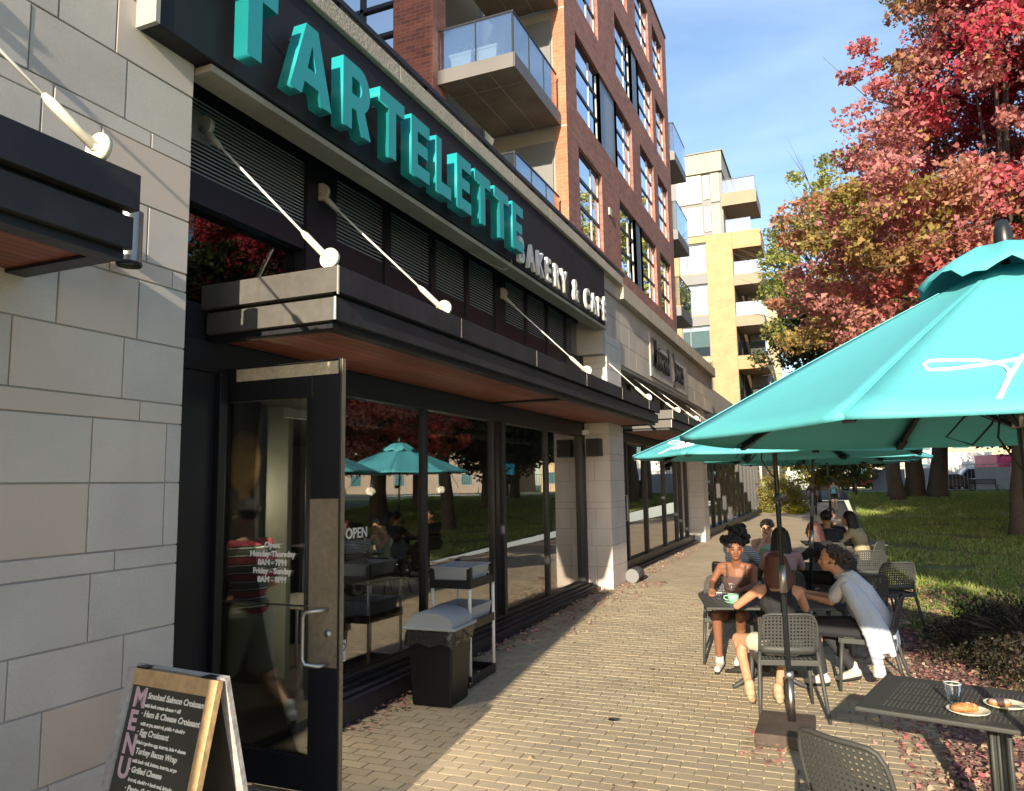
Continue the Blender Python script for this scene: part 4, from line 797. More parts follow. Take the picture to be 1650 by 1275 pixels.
    mb.tube([(c0[0] - .02, c0[1] - .03, zr + .12), (c0[0] - .22, c0[1] - .05, zr + .06), (c0[0] - .3, c0[1] - .05, zr - .03), (c0[0] - .2, c0[1] - .05, zr - .07), (c0[0] - .12, c0[1] - .05, zr + .02), (c0[0] - .08, c0[1] - .05, zr + .1), (c0[0] - .1, c0[1] - .05, zr - .04), (c0[0] - .03, c0[1] - .05, zr - .17), (c0[0], c0[1], zr - .2)], .005, 5); ob('cord', mb, RUB, u, W=True)
    if base:
        mb = MB(); mb.tube([pt(zbase + .06), pt(zbase + .40)], .03, 14); ob('base_sleeve', mb, STEELD, u, W=True); mb = MB(); mb.tube([pt(zbase + .39), pt(zbase + .44)], .034, 14); ob('sleeve_cap', mb, STEEL, u, W=True)
        mb = MB(); mb.box(bx - .24, bx + .16, by_ - .38, by_ + .22, zbase, zbase + .085); ob('base_slab', mb, M('dark_umbrella_base', (.075, .055, .042), .85, big=(6, .5), fine=(50, .3)), u, W=True, bev=.008)
    return u
umbrella(.776, 3.963, 1.963, 1.487, .267, .77, gz(4), 'nearest teal umbrella, filling the right of the picture, with white script', (5, 6), base=True)
umbrella(-.43, 6.4, 1.965, 1.13, .30, .43, gz(6.3), 'teal umbrella whose pole stands before the woman in the black top', (4, 5), px0=(-.405, 6.28))
umbrella(-.22, 9.65, 2.0, 1.28, .12, .50, gz(9.6), 'third teal umbrella, over the table of women behind', (4,), px0=(-.38, 9.6))
umbrella(-.10, 12.95, 2.03, 1.36, .35, .52, 0, 'farthest teal umbrella of the row', (), px0=(-.07, 12.9))

# ------------------------------------------------------------------ chairs and tables
def lattice(w, h, nx, ny, fn, hole=.5, thick=.006):
    """perforated panel: u across, v up; fn maps to a point"""
    mb = MB(); vs = []; ids = {}; us = []; vv = []
    for i in range(nx): a = -w / 2 + w * i / nx; us += [a, a + w / nx * (1 - hole) / 2, a + w / nx * (1 + hole) / 2]
    us.append(w / 2)
    for j in range(ny): a = h * j / ny; vv += [a, a + h / ny * (1 - hole) / 2, a + h / ny * (1 + hole) / 2]
    vv.append(h)
    for i, u in enumerate(us):
        for j, v in enumerate(vv): ids[i, j] = len(vs); vs.append(fn(u, v))
    fs = [(ids[i, j], ids[i + 1, j], ids[i + 1, j + 1], ids[i, j + 1]) for i in range(len(us) - 1) for j in range(len(vv) - 1) if not (i % 3 == 1 and j % 3 == 1)]
    return mb.add(vs, fs, False)
def make_chair():
    c = thing('patio_chair', 'x', 'chair', (0, 0, 0), 0, 'charcoal perforated resin chairs')
    def bf(u, v):   # backrest surface: rounded top, gentle curve
        k = max(0, (v - .20) / .12); uu = u * (1 - .10 * k * k * (abs(u) / .23) ** 4); zz = .50 + v - .05 * (abs(u) / .23) ** 6 * (v / .32)
        return (uu, -.205 - .26 * v + .05 * (1 - (u / .23) ** 2) * -1 + .03, zz)
    o = ob('backrest', lattice(.43, .25, 16, 9, lambda u, v: bf(u, v + .06)), PLAST, c); sl = o.modifiers.new('s', 'SOLIDIFY'); sl.thickness = .007; sl.offset = 0
    mb = MB(); n = 12; vs = []; fs = []
    for j, v in enumerate((0, .06)):
        for i in range(n + 1): vs.append(bf(-.215 + .43 * i / n, v))
    mb.add(vs, [(i, i + 1, n + 2 + i, n + 1 + i) for i in range(n)], True); o = ob('lower_back_rail', mb, PLAST, c); sl = o.modifiers.new('s', 'SOLIDIFY'); sl.thickness = .012; sl.offset = 0
    rim = [bf(-.222, v) for v in (0, .08, .16, .24, .29)] + [bf(-.2 + .4 * i / 10, .325) for i in range(11)] + [bf(.222, v) for v in (.29, .24, .16, .08, 0)]
    mb = MB(); mb.tube(rim, .011, 8); ob('back_frame', mb, PLAST, c)
    o = ob('seat', lattice(.40, .38, 12, 11, lambda u, v: (u, -.19 + v, .445 - .016 * (1 - (u / .22) ** 2) + .012 * (v > .3))), PLAST, c); sl = o.modifiers.new('s', 'SOLIDIFY'); sl.thickness = .01; sl.offset = 0
    mb = MB(); 
    for p, q in (((-.23, -.21), (.23, -.21)), ((-.23, .22), (.23, .22)), ((-.23, -.21), (-.23, .22)), ((.23, -.21), (.23, .22))): mb.beam((p[0], p[1], .435), (q[0], q[1], .435), .032, .045)
    ob('seat_frame', mb, PLAST, c, bev=.006)
    for s in (-1, 1):
        mb = MB(); mb.tube([(s * .222, -.19, .52), (s * .228, -.20, .43), (s * .245, -.255, .2), (s * .26, -.31, 0)], [.015, .018, .016, .013], 8); ob('leg', mb, PLAST, c)
        mb = MB(); mb.tube([(s * .225, .205, .44), (s * .24, .225, .2), (s * .25, .24, 0)], [.02, .016, .013], 8); ob('leg', mb, PLAST, c)
    return c
chair0 = make_chair(); used = [False]
def chair(x, y, rz, label, z=None):
    o = chair0 if not used[0] else copy_tree(chair0); used[0] = True
    o.location = (x, y, gz(y) if z is None else z); o.rotation_euler = (0, 0, R_(rz)); o['label'] = label; return o
chair(-.47, 6.78, 14, 'chair with its back to us holding the woman in the black top')
chair(-1.12, 8.35, 188, 'chair of the woman in the brown crop top, facing us')
chair(.20, 7.72, 84, 'chair under the woman in the white shirt')
chair(.15, 9.2, 25, 'empty chair right behind the white shirt')
chair(.50, 10.35, 28, 'empty chair standing on the leaves, rightmost')
chair(.28, 11.6, 20, 'empty chair just left of and behind the rightmost one')
chair(.10, 3.92, -36, 'nearest chair, pushed to the table with pastries')
chair(-.62, 9.35, 5, 'chair of the woman with long black hair')
chair(-1.15, 9.9, -35, 'chair of the woman in the striped blouse')
chair(-.95, 11.15, 200, 'chair of the woman resting her chin on her hand')
chair(-.12, 10.9, 60, 'chair of the person with the big dark hair')
chair(-.15, 12.6, 5, 'chair of the person in a dark jacket under the far umbrella')
chair(.32, 12.9, 70, 'chair of the person in the khaki shirt')
def make_table():
    t = thing('patio_table', 'x', 'table', (0, 0, 0), 0, 'charcoal resin patio tables')
    w_, d_ = .60, .40
    mb = MB(); mb.box(-w_, w_, -d_, d_, .715, .74); ob('table_top', mb, PLAST, t, bev=.008)
    sh = M('slot_floor', (.11, .11, .105), .6, bump=None); mb = MB()
    for i in range(46):
        x = -w_ + .12 + i * (2 * w_ - .24) / 45
        for j in range(4): y = -d_ + .10 + j * .155; mb.box(x, x + .006, y, y + .115, .7405, .7415)
    ob('slot_pattern', mb, sh, t, kind='stuff')
    mb = MB(); n = 14; prof = []
    mb.tube([(0, 0, .10), (0, 0, .70)], .045, 12)
    for k in range(8): a = math.pi * k / 4; mb.tube([(.045 * math.cos(a), .045 * math.sin(a), .12), (.045 * math.cos(a), .045 * math.sin(a), .70)], .011, 6)
    ob('pedestal', mb, PLAST, t)
    for sx in (-1, 1):
        for sy in (-1, 1): mb = MB(); mb.tube([(0, 0, .24), (sx * .05, sy * .04, .19), (sx * .16, sy * .12, .085), (sx * .36, sy * .26, .02)], [.03, .034, .028, .018], 8); ob('foot', mb, PLAST, t)
    return t
t0 = make_table(); t0.location = (.70, 4.72, gz(4.7)); t0.rotation_euler = (0, 0, R_(-14)); t0['label'] = 'nearest patio table carrying pastries and a glass'
def table(x, y, rz, label, sc_=(1, 1, 1)): o = copy_tree(t0); o.location = (x, y, gz(y)); o.rotation_euler = (0, 0, R_(rz)); o.scale = sc_; o['label'] = label; return o
table(-.70, 7.63, 14, 'patio table shared by the three women in front', (.92, 1.1, 1))
table(-.55, 10.35, 5, 'patio table under the third umbrella'); table(.05, 13.5, 8, 'patio table under the farthest umbrella')

def on_table(rz, cx, cy, u, v): a = R_(rz); return (cx + u * math.cos(a) - v * math.sin(a), cy + u * math.sin(a) + v * math.cos(a))
CER = M('cream_plate', (.68, .64, .52), .3, spec=.6, big=(5, .05), bump=None); PAS = M('glazed_pastry', (.50, .20, .07), .45, big=(20, .5), fine=(70, .4), bump=(40, 1.)); ICE = M('pastry_icing', (.66, .42, .36), .6, big=(18, .3), fine=(60, .3), bump=(50, .8))
zt = gz(4.7) + .741
def plate(x, y, label, past, mat):
    p = thing('plate', label, 'plate', (x, y, zt), 0, 'plates on the nearest table'); mb = MB(); mb.lathe([(0, .004), (.055, .004), (.06, .008), (.095, .020), (.098, .022), (.095, .016), (.055, 0), (0, 0)], n=32); ob('dish', mb, CER, p)
    s = thing('pastry', past, 'pastry', (x - .005, y + .005, zt + .006), .4); return s
s = plate(.545, 4.52, 'cream plate with a sugared pastry, front one of the two', 'orange glazed pastry dusted with sugar on the front plate', PAS)
mb = MB(); mb.ell((-.02, 0, .022), (.058, .035, .024)); mb.ell((.028, .006, .02), (.035, .032, .022)); o = ob('pastry_body', mb, PAS, s); mb = MB()
for k in range(60): a = rnd.uniform(-.06, .05); b_ = rnd.uniform(-.03, .03); mb.ell((a, b_, .043 - a * a * 4 - b_ * b_ * 10), (.003,) * 3, n=5, m=3)
ob('sugar', mb, WHITEM, s, kind='stuff')
s = plate(.735, 4.70, 'cream plate with a pink iced bun, behind the other plate', 'pink iced bun on the rear plate', ICE)
mb = MB(); mb.ell((-.02, 0, .016), (.058, .045, .018)); ob('bun', mb, PAS, s); mb = MB(); mb.ell((-.02, 0, .024), (.053, .041, .014)); ob('icing', mb, ICE, s)
s = thing('fork', 'small steel fork lying on the rear plate', 'fork', (.80, 4.66, zt + .018), -.3); mb = MB(); mb.tube([(-.06, 0, 0), (0, 0, .004), (.08, 0, .006)], [.006, .003, .005], 6); ob('handle', mb, STEEL, s)
def tumbler(x, y, z, h_, r, label, cat='glass', water=.5):
    g = thing('drinking_glass', label, cat, (x, y, z)); mb = MB(); mb.lathe([(0, 0), (r * .72, 0), (r * .78, h_ * .4), (r * .95, h_ * .62), (r, h_)], n=20); ob('glass_body', mb, GLC, g)
    mb = MB(); mb.lathe([(r * .955, h_ - .002), (r * 1.0, h_), (r * .94, h_ + .002)], n=20); ob('rim', mb, M('glass_rim', (.7, .72, .72), .1, spec=1., bump=None), g)
    if False: mb = MB(); mb.lathe([(0, h_ * water), (r * .78, h_ * water)], n=20); ob('water', mb, M('water_surface', (.35, .38, .38), .05, spec=1., bump=None), g)
    return g
tumbler(.505, 4.70, zt, .10, .043, 'short clear water glass beside the plates on the nearest table')
zt2 = gz(7.6) + .741
tumbler(-.98, 7.72, zt2, .13, .035, 'tall clear glass in front of the woman in brown'); tumbler(-1.09, 7.62, zt2, .055, .03, 'tiny shot glass at the left side of the shared table', water=.6); tumbler(-.80, 7.50, zt2, .05, .03, 'small clear glass beside the mint cup', water=.5)
MINT = M('mint_ceramic', (.26, .55, .38), .35, spec=.6, bump=None)
s = thing('saucer', 'mint saucer under the cup on the shared table', 'saucer', (-.93, 7.38, zt2)); mb = MB(); mb.lathe([(0, .004), (.05, .006), (.078, .016), (.08, .014), (.05, 0), (0, 0)], n=26); ob('dish', mb, MINT, s)
s = thing('coffee_cup', 'mint green coffee cup with handle on its saucer', 'cup', (-.93, 7.38, zt2 + .007)); mb = MB(); mb.lathe([(0, 0), (.032, 0), (.046, .02), (.053, .075), (.049, .075), (.04, .02), (0, .01)], n=24); ob('cup_body', mb, MINT, s)
mb = MB(); mb.tube([(-.05, 0, .06), (-.08, 0, .055), (-.085, 0, .035), (-.06, 0, .02), (-.046, 0, .022)], .005, 8); ob('handle', mb, MINT, s); mb = MB(); mb.lathe([(0, .068), (.049, .068)], n=24); ob('coffee', mb, M('milk_foam', (.62, .52, .34), .6, bump=None), s)

# ------------------------------------------------------------------ people
def sk(name, c): return M(name, c, .55, spec=.35, big=(6, .10), fine=(80, .05), bump=(160, .06))
SK_D = sk('skin_deep', (.22, .095, .052)); SK_M = sk('skin_warm', (.50, .25, .15)); SK_L = sk('skin_light', (.55, .32, .22)); SK_B = sk('skin_brown', (.34, .17, .10))
HAIRB = M('black_hair', (.012, .009, .008), .5, spec=.4, big=(8, .4), fine=(120, .4), bump=(90, .8)); HAIRR = M('auburn_hair', (.11, .035, .018), .45, spec=.45, big=(10, .4), fine=(120, .4), bump=(90, .8)); HAIRC = M('curly_brown_hair', (.04, .024, .017), .6, big=(14, .5), fine=(90, .4), bump=(60, 1.))
EYE = M('eye_dark', (.01, .008, .007), .2, bump=None); LIP = M('lips', (.20, .05, .045), .45, bump=None)
def body_obj(name, mb, mat, par, vox, sm=6):
    o = ob(name, mb, mat, par); r = o.modifiers.new('r', 'REMESH'); r.mode = 'VOXEL'; r.voxel_size = vox; r.use_smooth_shade = True
    if sm: s = o.modifiers.new('s', 'SMOOTH'); s.factor = .5; s.iterations = sm
    return o
def hand_prims(mb, wr, d, side, curl=.4, s=1.):
    wr = Vector(wr); d = Vector(d).normalized(); up = Vector((0, 0, 1)) if abs(d.z) < .8 else Vector((0, 1, 0)); lat = d.cross(up).normalized() * side; n = lat.cross(d).normalized()
    if n.z > 0: n = -n
    mb.ell(wr + d * .045 * s, (.038 * s,) * 3, n=10, m=6); pc = wr + d * .085 * s
    for i, (o_, L) in enumerate(((-.030, .062), (-.010, .075), (.010, .070), (.029, .055))):
        b = pc + lat * o_ * s; m1 = b + (d * (1 - curl * .3) + n * curl * .5).normalized() * L * .5 * s; e = m1 + (d * (1 - curl) + n * curl).normalized() * L * .5 * s
        mb.tube([b - d * .03 * s, b, m1, e], [.010 * s, .0095 * s, .0085 * s, .0065 * s], 7)
    tb = wr + d * .03 * s - lat * .03 * s; mb.tube([tb, tb + (d - lat * .7).normalized() * .035 * s, tb + (d * 1.2 - lat * .3).normalized() * .068 * s], [.013 * s, .011 * s, .008 * s], 7)
def head_prims(mb, c, yaw, pitch, s=1.):
    R = Matrix.Rotation(yaw, 3, 'Z') @ Matrix.Rotation(pitch, 3, 'X'); c = Vector(c); P_ = lambda x, y, z: c + R @ Vector((x, y, z)) * s
    mb.ell(P_(0, -.012, .03), (.073 * s, .092 * s, .088 * s), R); mb.ell(P_(0, .022, -.03), (.060 * s, .066 * s, .075 * s), R); mb.ell(P_(0, .048, -.078), (.034 * s, .032 * s, .028 * s), R)
    mb.tube([P_(0, .080, .012), P_(0, .100, -.024)], [.009 * s, .015 * s], 8); mb.ell(P_(0, .098, -.028), (.018 * s, .014 * s, .010 * s), R, 8, 5)
    for k in (-1, 1): mb.ell(P_(k * .076, -.01, -.01), (.010 * s, .020 * s, .032 * s), R, 8, 6); mb.ell(P_(k * .037, .062, -.022), (.022 * s, .020 * s, .022 * s), R, 8, 6); mb.ell(P_(k * .03, .078, .022), (.022 * s, .010 * s, .008 * s), R, 8, 5)
    mb.ell(P_(0, .082, -.052), (.024 * s, .012 * s, .010 * s), R, 8, 5)
    return R, P_
def person(label, loc, rz, J, skin, top=None, bottom=None, hair='short', hmat=None, yaw=0., pitch=0., s=1., detail=True, shoes=None, extra=None, group=None, sleeves=0):
    """J: joints in the local frame (person faces +Y). hand direction from the forearm"""
    p = thing('person', label, 'person', loc, R_(rz)); p.scale = (s, s, s)
    if group: p['group'] = group
    V_ = lambda k: Vector(J[k]); mb = MB(); vox = .0085 if detail else .013
    pel, che, nk, hd = V_('pelvis'), V_('chest'), V_('neck'), V_('head'); ax = (che - pel).normalized(); rot = ax.to_track_quat('Z', 'Y').to_matrix()
    rot = Matrix.Rotation(-math.atan2(ax.y, ax.z), 3, 'X') @ Matrix.Rotation(math.atan2(ax.x, ax.z), 3, 'Y')
    mid = pel.lerp(che, .5)
    mb.ell(pel, (.155, .115, .10), rot); mb.ell(mid, (.118, .085, .13), rot); mb.ell(che, (.145, .095, .15), rot)
    sh = {}
    for k in (-1, 1):
        K = 'L' if k < 0 else 'R'; sp = V_('sh' + K) if 'sh' + K in J else nk + rot @ Vector((k * .165, -.005, -.07)); sh[K] = sp
        el, wr = V_('el' + K), V_('wr' + K); mb.cap(nk + rot @ Vector((k * .05, 0, -.05)), sp, .045, .046, 10); mb.cap(sp, el, .043, .034, 10); mb.cap(el, wr, .034, .022, 10)
        mb.ell(sp.lerp(che, .25), (.06, .05, .06), n=8, m=6)
        hdir = Vector(J.get('hd' + K, (wr - el))); hand_prims(mb, wr, hdir, k, J.get('curl', .4))
        hp, kn, an = V_('hp' + K), V_('kn' + K), V_('an' + K); mb.cap(hp, kn, .082, .056, 12); mb.cap(kn, an, .052, .034, 10); mb.ell(kn.lerp(an, .3) + Vector((0, -.012, 0)), (.05, .052, .09), n=10, m=6)
        toe = V_('to' + K); mb.cap(an + Vector((0, -.02, -.03)), toe, .032, .026, 10)
    mb.cap(nk - ax * .05, hd - Vector((0, .0, .05)), .052, .048, 10); R, P_ = head_prims(mb, hd, yaw, pitch)
    body_obj('body', mb, skin, p, vox)
    if detail:
        mb = MB(); [mb.ell(P_(k * .031, .083, .006), (.013, .006, .006), R, 8, 5) for k in (-1, 1)]; [mb.ell(P_(k * .033, .090, .030), (.019, .005, .004), R, 8, 5) for k in (-1, 1)]; ob('eyes', mb, EYE, p)
        mb = MB(); mb.ell(P_(0, .094, -.051), (.022, .006, .007), R, 10, 5); ob('lips', mb, LIP, p)
    # clothing
    if top:
        kind, tm = top; mb = MB(); g = .012
        if kind in ('tank', 'crop'):
            mb.ell(che + ax * (-.035 if kind == 'crop' else .0), (.145 + g, .097 + g, .125), rot)
            if kind == 'tank': mb.ell(mid, (.123 + g, .088 + g, .15), rot); mb.ell(pel + ax * .02, (.155 + g, .115 + g, .07), rot)
            else: mb.ell(mid + ax * .05, (.122 + g, .09 + g, .08), rot)
            for k in (-1, 1): mb.tube([che + rot @ Vector((k * .085, .085, .03)), nk + rot @ Vector((k * .095, .045, -.04)), nk + rot @ Vector((k * .095, -.03, -.02)), che + rot @ Vector((k * .085, -.09, .03))], .013, 8)
        else:
            mb.ell(che, (.155 + g, .105 + g, .165), rot); mb.ell(mid, (.135 + g, .1 + g, .16), rot); mb.ell(pel, (.16 + g, .12 + g, .10), rot); mb.cap(nk + rot @ Vector((-.14, 0, -.07)), nk + rot @ Vector((.14, 0, -.07)), .058, .058, 10)
            for K in 'LR':
                el, wr = V_('el' + K), V_('wr' + K); e = sh[K].lerp(el, .75) if sleeves == 0 else el; mb.cap(sh[K], e, .058, .055, 10)
                if sleeves: mb.cap(el, el.lerp(wr, .9), .048, .04, 10)
        body_obj('top', mb, tm, p, vox, 4)
    if bottom:
        kind, bm = bottom; mb = MB(); f = {'shorts': .45, 'long': 1., 'skirt': .8, 'mid': .85}[kind]; mb.ell(pel - ax * .01, (.168, .128, .105), rot)
        for K in 'LR':
            hp, kn, an = V_('hp' + K), V_('kn' + K), V_('an' + K); mb.cap(hp, hp.lerp(kn, f), .098 if kind != 'mid' else .112, .085 if kind != 'mid' else .098, 12)
            if kind == 'long': mb.cap(kn, kn.lerp(an, .92), .066, .05, 10)
        body_obj('trousers' if kind == 'long' else 'shorts', mb, bm, p, vox, 3)
    if shoes:
        for K in 'LR':
            an, to = V_('an' + K), V_('to' + K); mb = MB(); mb.cap(an + Vector((0, -.03, -.035)), to + Vector((0, .01, 0)), .042, .034, 10); mb.cap(an + Vector((0, 0, .03)), an + Vector((0, 0, -.03)), .042, .046, 10); body_obj('shoe', mb, shoes, p, .01, 3); mb = MB(); mb.cap(an + Vector((0, -.035, -.066)), to + Vector((0, .012, -.026)), .030, .026, 10); so = ob('sole', mb, RUB if shoes is not SAND else SAND, p)
    # hair
    hm = hmat or HAIRB; mb = MB(); r = random.Random(len(label))
    if hair == 'afro':
        for i in range(170):
            a = r.uniform(0, 2 * math.pi); e = r.uniform(-.25, 1.5); q = Vector((math.cos(a) * math.cos(e) * .085, math.sin(a) * math.cos(e) * .09 - .03, math.sin(e) * .085 + .055))
            if q.y > .045 and q.z < .08: continue
            mb.ell(P_(*q), (r.uniform(.018, .032),) * 3, n=6, m=4)
        for c_, rr in (((-.085, -.02, .11), .06), ((.03, -.05, .16), .07), ((-.03, -.06, .15), .075), ((.09, -.04, .09), .045)):
            for i in range(40): d = Vector((r.gauss(0, 1), r.gauss(0, 1), r.gauss(0, 1))).normalized() * rr; mb.ell(P_(c_[0] + d.x, c_[1] + d.y, c_[2] + d.z), (r.uniform(.014, .026),) * 3, n=6, m=4)
        body_obj('hair', mb, hm, p, .0055, 0)
    elif hair == 'bun':
        mb.ell(P_(0, -.03, .04), (.082, .09, .092), R)
        for i in range(190):
            d = Vector((r.gauss(0, 1), r.gauss(-.3, 1), r.gauss(0, 1))).normalized(); q = Vector((d.x * .085, d.y * .10 - .03, d.z * .09 + .035))
            if q.y > .03 and q.z < .09: continue
            if q.z < -.06: continue
            mb.ell(P_(*(q * 1.04)), (r.uniform(.008, .017),) * 3, n=6, m=4)
        for i in range(80): d = Vector((r.gauss(0, 1), r.gauss(0, 1), r.gauss(0, 1))).normalized() * .058; mb.ell(P_(d.x, -.13 + d.y, .02 + d.z), (r.uniform(.009, .018),) * 3, n=6, m=4)
        body_obj('hair', mb, hm, p, .0055, 0)
    elif hair in ('long', 'longer'):
        L = .30 if hair == 'long' else .46
        mb.ell(P_(0, -.025, .045), (.086, .096, .09), R); c_ = hd
        for i in range(110):
            a = r.uniform(math.pi * .93, math.pi * 2.07); st = P_(math.cos(a) * .078, math.sin(a) * .085 - .02, .05); ln = L * r.uniform(.85, 1.1); o_ = Vector((st.x - c_.x, st.y - c_.y, 0)); o_ = (R.inverted() @ o_); 
            back = -.05 if J.get('leanhair') is None else J['leanhair']
            pp = [st + Vector((0, 0, .03)), st + R @ Vector((o_.x * .25, -.02, -.05)), st + R @ Vector((o_.x * .45, -.03 + back * .4, -ln * .5)), st + R @ Vector((o_.x * .35, -.03 + back, -ln))]
            mb.tube(pp, [.011, .011, .010, .004], 5)
        body_obj('hair', mb, hm, p, .0055 if detail else .008, 0 if detail else 1)
    else:
        mb.ell(P_(0, -.025, .045), (.083, .095, .085), R)
        for i in range(90):
            d = Vector((r.gauss(0, 1), r.gauss(-.4, 1), abs(r.gauss(.3, 1)))).normalized(); q = Vector((d.x * .08, d.y * .09 - .02, d.z * .085 + .035))
            if q.y > .06 and q.z < .07: continue
            mb.ell(P_(*q), (r.uniform(.012, .024),) * 3, n=6, m=4)
        body_obj('hair', mb, hm, p, .009, 1)
    if extra: extra(p, P_, R, J)
    return p
def seatJ(lean=0., side=0., armL=None, armR=None, legL=None, legR=None, **k):
    J = dict(pelvis=(0, -.06, .55), chest=(side * .5, -.08 + lean * .6, .87 - abs(lean) * .12), neck=(side, -.08 + lean, 1.05 - abs(lean) * .22), head=(side * 1.2, -.045 + lean * 1.3, 1.185 - abs(lean) * .3),
             elL=(-.22, .10 + lean * .7, .80), wrL=(-.14, .34 + lean * .3, .80), elR=(.22, .10 + lean * .7, .80), wrR=(.14, .34 + lean * .3, .80),
             hpL=(-.085, -.02, .52), knL=(-.12, .42, .53), anL=(-.13, .40, .10), toL=(-.14, .52, .035), hpR=(.085, -.02, .52), knR=(.12, .42, .53), anR=(.13, .40, .10), toR=(.14, .52, .035))
    if armL: J['elL'], J['wrL'] = armL
    if armR: J['elR'], J['wrR'] = armR
    if legL: J['knL'], J['anL'], J['toL'] = legL
    if legR: J['knR'], J['anR'], J['toR'] = legR
    J.update(k); return J
BRNT = M('brown_ribbed_knit', (.085, .045, .04), .8, big=(4, .1), fine=(150, .2), bump=(150, .3)); BLKT = M('black_jersey', (.013, .013, .016), .85, bump=(150, .3)); WHTT = M('white_cotton', (.52, .51, .49), .85, big=(4, .08), fine=(60, .05), bump=(25, .5))
SHIRT = M('shaded_white_shirt', (.47, .51, .60), .85, big=(9, .16), fine=(60, .06), bump=(14, 1.)); DENIM = M('dark_shorts', (.02, .02, .025), .85); CRM = M('cream_shorts', (.60, .55, .44), .85, big=(7, .1), bump=(25, .5)); SNK = M('white_sneaker', (.50, .48, .45), .6); SAND = M('tan_sandal', (.42, .30, .18), .7); KHAK = M('khaki_cloth', (.34, .28, .17), .85)  # SHIRT is white cloth with the blue of shade put into its colour
# woman in the brown crop top (faces us, leaning to the left of the table)
person('woman with a dark curly puff, brown crop top, facing us across the table', (-1.0, 8.22, gz(8.2)), 176,
       seatJ(lean=.10, side=-.02, armL=((-.20, .12, .80), (-.12, .42, .79)), armR=((.24, .02, .80), (.17, .36, .77)), legL=((-.10, .36, .53), (-.02, .06, .14), (.0, .16, .04)), legR=((.12, .42, .53), (.13, .34, .10), (.13, .46, .035)), curl=.6),
       SK_D, ('crop', BRNT), ('shorts', DENIM), 'afro', HAIRB, yaw=.26, pitch=-.05, shoes=SNK)
# woman in the black tank top, back to us
person('woman in a black tank top with auburn hair, seen from behind', (-.50, 6.84, gz(6.8)), 14,
       seatJ(lean=.16, side=.02, armL=((-.31, .20, .80), (-.16, .44, .86)), armR=((.26, .20, .78), (.26, .46, .80)), legL=((-.30, .30, .50), (-.26, .04, .16), (-.22, .14, .04)), legR=((.12, .36, .52), (-.02, .10, .12), (.02, .20, .04)), leanhair=-.02),
       SK_M, ('tank', BLKT), ('shorts', CRM), 'long', HAIRR, yaw=.1, pitch=-.15, shoes=SAND)
# woman in a white shirt leaning in from the right
def shirt_extra(p, P_, R, J):
    mb = MB()
    for k in (-1, 1): mb.tube([(k * .12, .13, .965), (k * .155, .03, .84), (k * .175, -.08, .66), (k * .19, -.16, .50), (k * .20, -.20, .36)], [.062, .085, .10, .10, .085], 12)
    mb.tube([(0, .08, .98), (0, -.02, .84), (0, -.13, .64), (0, -.20, .48), (0, -.225, .38)], [.075, .11, .12, .11, .09], 12)
    for k in range(7): x = -.22 + k * .07; mb.tube([(x * .7, .05, .93), (x, -.11, .70), (x * 1.1, -.24, .44), (x * 1.12, -.26, .34)], [.018, .03, .034, .03], 7)
    body_obj('shirt_tail', mb, SHIRT, p, .009, 3)
    mb = MB(); mb.tube([(-.19, .10, .93), (-.245, .0, .74), (-.275, -.10, .50), (-.275, -.14, .27)], [.055, .062, .06, .046], 10)
    for k in range(5): mb.ell((-.25 - .01 * k, -.02 - .03 * k, .70 - .09 * k), (.062, .062, .018), n=10, m=5)
    body_obj('hanging_sleeve', mb, SHIRT, p, .009, 2)
    mb = MB(); mb.tube([(-.275, -.14, .27), (-.272, -.145, .17)], [.050, .056], 10); body_obj('cuff', mb, WHTT, p, .008, 2)
    mb = MB()
    for k in range(16): a = 2 * math.pi * k / 16; mb.ell(Vector(J['neck']) + Vector((.08 * math.cos(a), -.015 + .07 * math.sin(a), -.015 - .02 * math.sin(a))), (.026, .022, .026), n=8, m=5)
    body_obj('collar', mb, WHTT, p, .008, 2)
person('woman in a loose pale blue shirt leaning in from the right', (.14, 7.70, gz(7.7)), 84,
       seatJ(lean=.21, side=.0, armL=((-.20, .22, .76), (-.10, .48, .80)), armR=((.16, .26, .76), (.10, .46, .80)), legL=((-.10, .40, .53), (-.10, .34, .10), (-.10, .46, .035)), legR=((.12, .36, .50), (.13, .10, .13), (.13, .22, .035))),
       SK_M, ('shirt', WHTT), ('long', DENIM), 'bun', HAIRC, yaw=.35, pitch=-.05, shoes=SNK, extra=shirt_extra)
STRP, t_, b_ = new_mat('blue_white_stripe'); tcx = t_.nodes.new('ShaderNodeTexCoord'); wv = t_.nodes.new('ShaderNodeTexWave'); wv.bands_direction = 'Z'; wv.inputs['Scale'].default_value = 14; t_.links.new(tcx.outputs['Object'], wv.inputs[0]); crr = t_.nodes.new('ShaderNodeValToRGB'); crr.color_ramp.interpolation = 'CONSTANT'; crr.color_ramp.elements[0].color = (.10, .14, .24, 1); crr.color_ramp.elements[1].color = (.62, .66, .70, 1); crr.color_ramp.elements[1].position = .45; t_.links.new(wv.outputs[0], crr.inputs[0]); t_.links.new(crr.outputs[0], b_.inputs[0]); b_.inputs['Roughness'].default_value = .85
person('woman in a blue striped blouse with dark pinned hair, back to us', (-1.16, 9.95, gz(9.9)), -32, seatJ(lean=.08), SK_B, ('tee', STRP), ('long', DENIM), 'bun', HAIRB, detail=False, shoes=SAND)
def specs(p, P_, R, J):
    mb = MB()
    for k in (-1, 1): mb.tube([P_(k * .034 + .022 * math.cos(a), .098, .005 + .02 * math.sin(a)) for a in [i * math.pi / 5 for i in range(11)]], .003, 4)
    ob('glasses', mb, BLACK, p)
